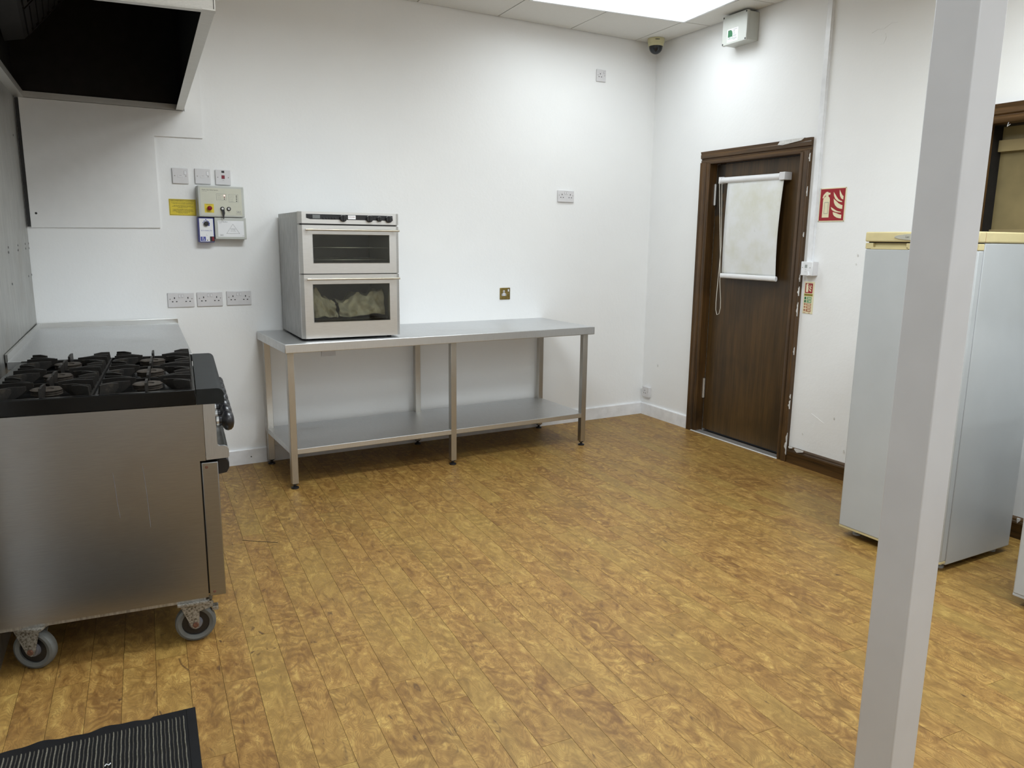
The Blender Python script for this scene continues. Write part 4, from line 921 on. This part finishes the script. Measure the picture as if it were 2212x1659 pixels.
for k in range(3):
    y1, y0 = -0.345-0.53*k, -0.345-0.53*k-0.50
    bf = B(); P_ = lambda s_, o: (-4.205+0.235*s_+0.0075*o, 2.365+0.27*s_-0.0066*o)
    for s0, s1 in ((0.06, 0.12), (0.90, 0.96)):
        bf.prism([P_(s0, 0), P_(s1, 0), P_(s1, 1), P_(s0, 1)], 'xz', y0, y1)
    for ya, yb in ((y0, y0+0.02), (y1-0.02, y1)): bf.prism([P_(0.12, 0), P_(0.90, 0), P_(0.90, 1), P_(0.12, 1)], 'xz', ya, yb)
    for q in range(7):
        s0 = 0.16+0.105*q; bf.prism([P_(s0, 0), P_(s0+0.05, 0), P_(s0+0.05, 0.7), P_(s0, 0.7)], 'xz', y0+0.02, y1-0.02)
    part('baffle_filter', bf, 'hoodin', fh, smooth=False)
# hangers up to the ceiling
for y in (-0.3, -1.9): part('hanger_rod', B().cyl((-3.75, y, HT), (-3.75, y, H+0.01), 0.006, seg=10), 'alu', hd_)

# ------------------------------------------------------------------ fridges
def fridge(name, label, x, y, W_, D_, HT_, full=True):
    """front faces local -y; origin at the front left bottom corner"""
    t = thing(name, label, 'fridge', (x, y, 0), PHI_F)
    zt = HT_-0.047
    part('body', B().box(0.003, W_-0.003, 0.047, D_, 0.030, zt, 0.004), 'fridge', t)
    part('door', B().box(0.0, W_, 0.0, 0.040, 0.052, zt-0.030, 0.006), 'fridge', t)
    part('door_gasket', B().box(0.006, W_-0.006, 0.040, 0.047, 0.056, zt-0.010), 'gap', t, smooth=False)
    part('kick_trim', B().box(0.0, W_, 0.002, 0.040, 0.042, 0.053, 0.002), 'cream' if full else 'fridge', t)
    trim = B().box(0.0, 0.040, 0.0, 0.040, zt-0.030, zt-0.003, 0.003).box(0.205, W_, 0.0, 0.040, zt-0.030, zt-0.003, 0.003).box(0.03, 0.215, 0.016, 0.040, zt-0.030, zt-0.003).box(0.03, 0.215, 0.0, 0.02, zt-0.031, zt-0.022)
    part('door_top_trim', trim, 'cream' if full else 'fridge', t, smooth=False)
    part('vent_gap', B().box(0.01, W_-0.01, 0.01, 0.06, zt-0.003, zt+0.002), 'hole', t, smooth=False)
    tp = part('worktop', B().box(0.0, W_, -0.006, D_, zt+0.002, HT_, 0.006), 'cream' if full else 'fridge', t)
    part('seam', B().box(W_-0.0008, W_+0.0004, 0.040, 0.0415, zt+0.004, HT_-0.004), 'brownp', tp, smooth=False)
    oval = [(0.150+0.0, zt+0.022)]+[(0.150+0.135-0.135*math.cos(R(a)), zt+0.024+0.015*math.sin(R(a))) for a in range(10, 171, 10)]+[(0.420, zt+0.022)]+[(0.150+0.135-0.135*math.cos(R(a)), zt+0.024+0.015*math.sin(R(a))) for a in range(190, 351, 10)]
    bdg = part('badge', B().prism(oval, 'xz', -0.0095, -0.0055), 'badge', tp, smooth=False)
    if full: lettering([('Lec', 0.013, 0.205, zt+0.024, 'LEFT')], 'ink', tp, -0.0099); lettering([('ELAN 300', 0.0065, 0.245, zt+0.024, 'LEFT')], 'inkgrey', tp, -0.0099)
    for xx in (0.05, W_-0.05):
        for yy in (0.08, D_-0.06): part('foot', B().lathe([(0.0, 0.032), (0.012, 0.032), (0.012, 0.012), (0.020, 0.009), (0.020, 0.0), (0.0, 0.0)], (xx, yy, 0), seg=18), 'fridge', t)
    return t
PHI_F = -math.pi/2-0.02
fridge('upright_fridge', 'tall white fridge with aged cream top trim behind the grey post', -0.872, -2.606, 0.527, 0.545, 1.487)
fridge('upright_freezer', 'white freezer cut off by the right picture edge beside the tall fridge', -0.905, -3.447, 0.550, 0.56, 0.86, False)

# ------------------------------------------------------------------ post
t = thing('support_post', 'pale grey square steel post standing in the right foreground', 'post', (-2.428, -3.935, 0), 0.0)
part('shaft', B().box(0, 0.1, 0, 0.1, 0.0, H-0.002, 0.0035, 3), 'post', t)
part('base_plate', B().box(-0.03, 0.13, -0.03, 0.13, 0.0003, 0.008, 0.001), 'post', t)

# ------------------------------------------------------------------ ribbed mat
MA = -0.073
t = thing('door_mat', 'black rubber mat with grey ribbed pile on the floor in front', 'mat', (-3.881, -2.602, 0.0003), MA)
MW, ML = 0.545, 0.86; n = 60
def wav(k): return 0.006*math.sin(k*19.0)+0.003*math.sin(k*43+1)
poly = [(-MW*i/n, wav(i/n)*(0 if i < 14 else 1)) for i in range(n+1)]+[(-MW, -ML), (0, -ML)]
part('backing', B().prism(poly, 'xy', 0.0, 0.0025), 'rubber', t, smooth=False)
part('border', B().box(-0.026, -0.0015, -ML+0.002, -0.003, 0.0025, 0.0045, 0.0008), 'rubber', t)
part('border', B().box(-MW+0.002, -MW+0.026, -ML+0.002, -0.008, 0.0025, 0.0045, 0.0008), 'rubber', t)
def rib_mesh(w_, z_, mat):
    def rib(u, v):
        a = math.pi*u; y = -0.038-(ML-0.076)*v
        return (w_*math.cos(a)*-1+0.0006*math.sin(v*70), y, 0.0022+z_*math.sin(a))
    return B().grid(rib, 4, 40).mesh('rib', M[mat])
r_hi, r_lo = rib_mesh(0.0021, 0.0050, 'pile'), rib_mesh(0.0019, 0.0036, 'piledark')
k = 0; x = -0.036
while x > -MW+0.032:
    link('rib', r_hi if k % 2 == 0 else r_lo, t, (x, 0.0, 0.0)); x -= 0.0104; k += 1
part('lint', B().tube([(-0.24, -0.195, 0.008), (-0.236, -0.190, 0.010), (-0.230, -0.196, 0.009), (-0.226, -0.188, 0.008)], 0.0016, 5), 'white', t)
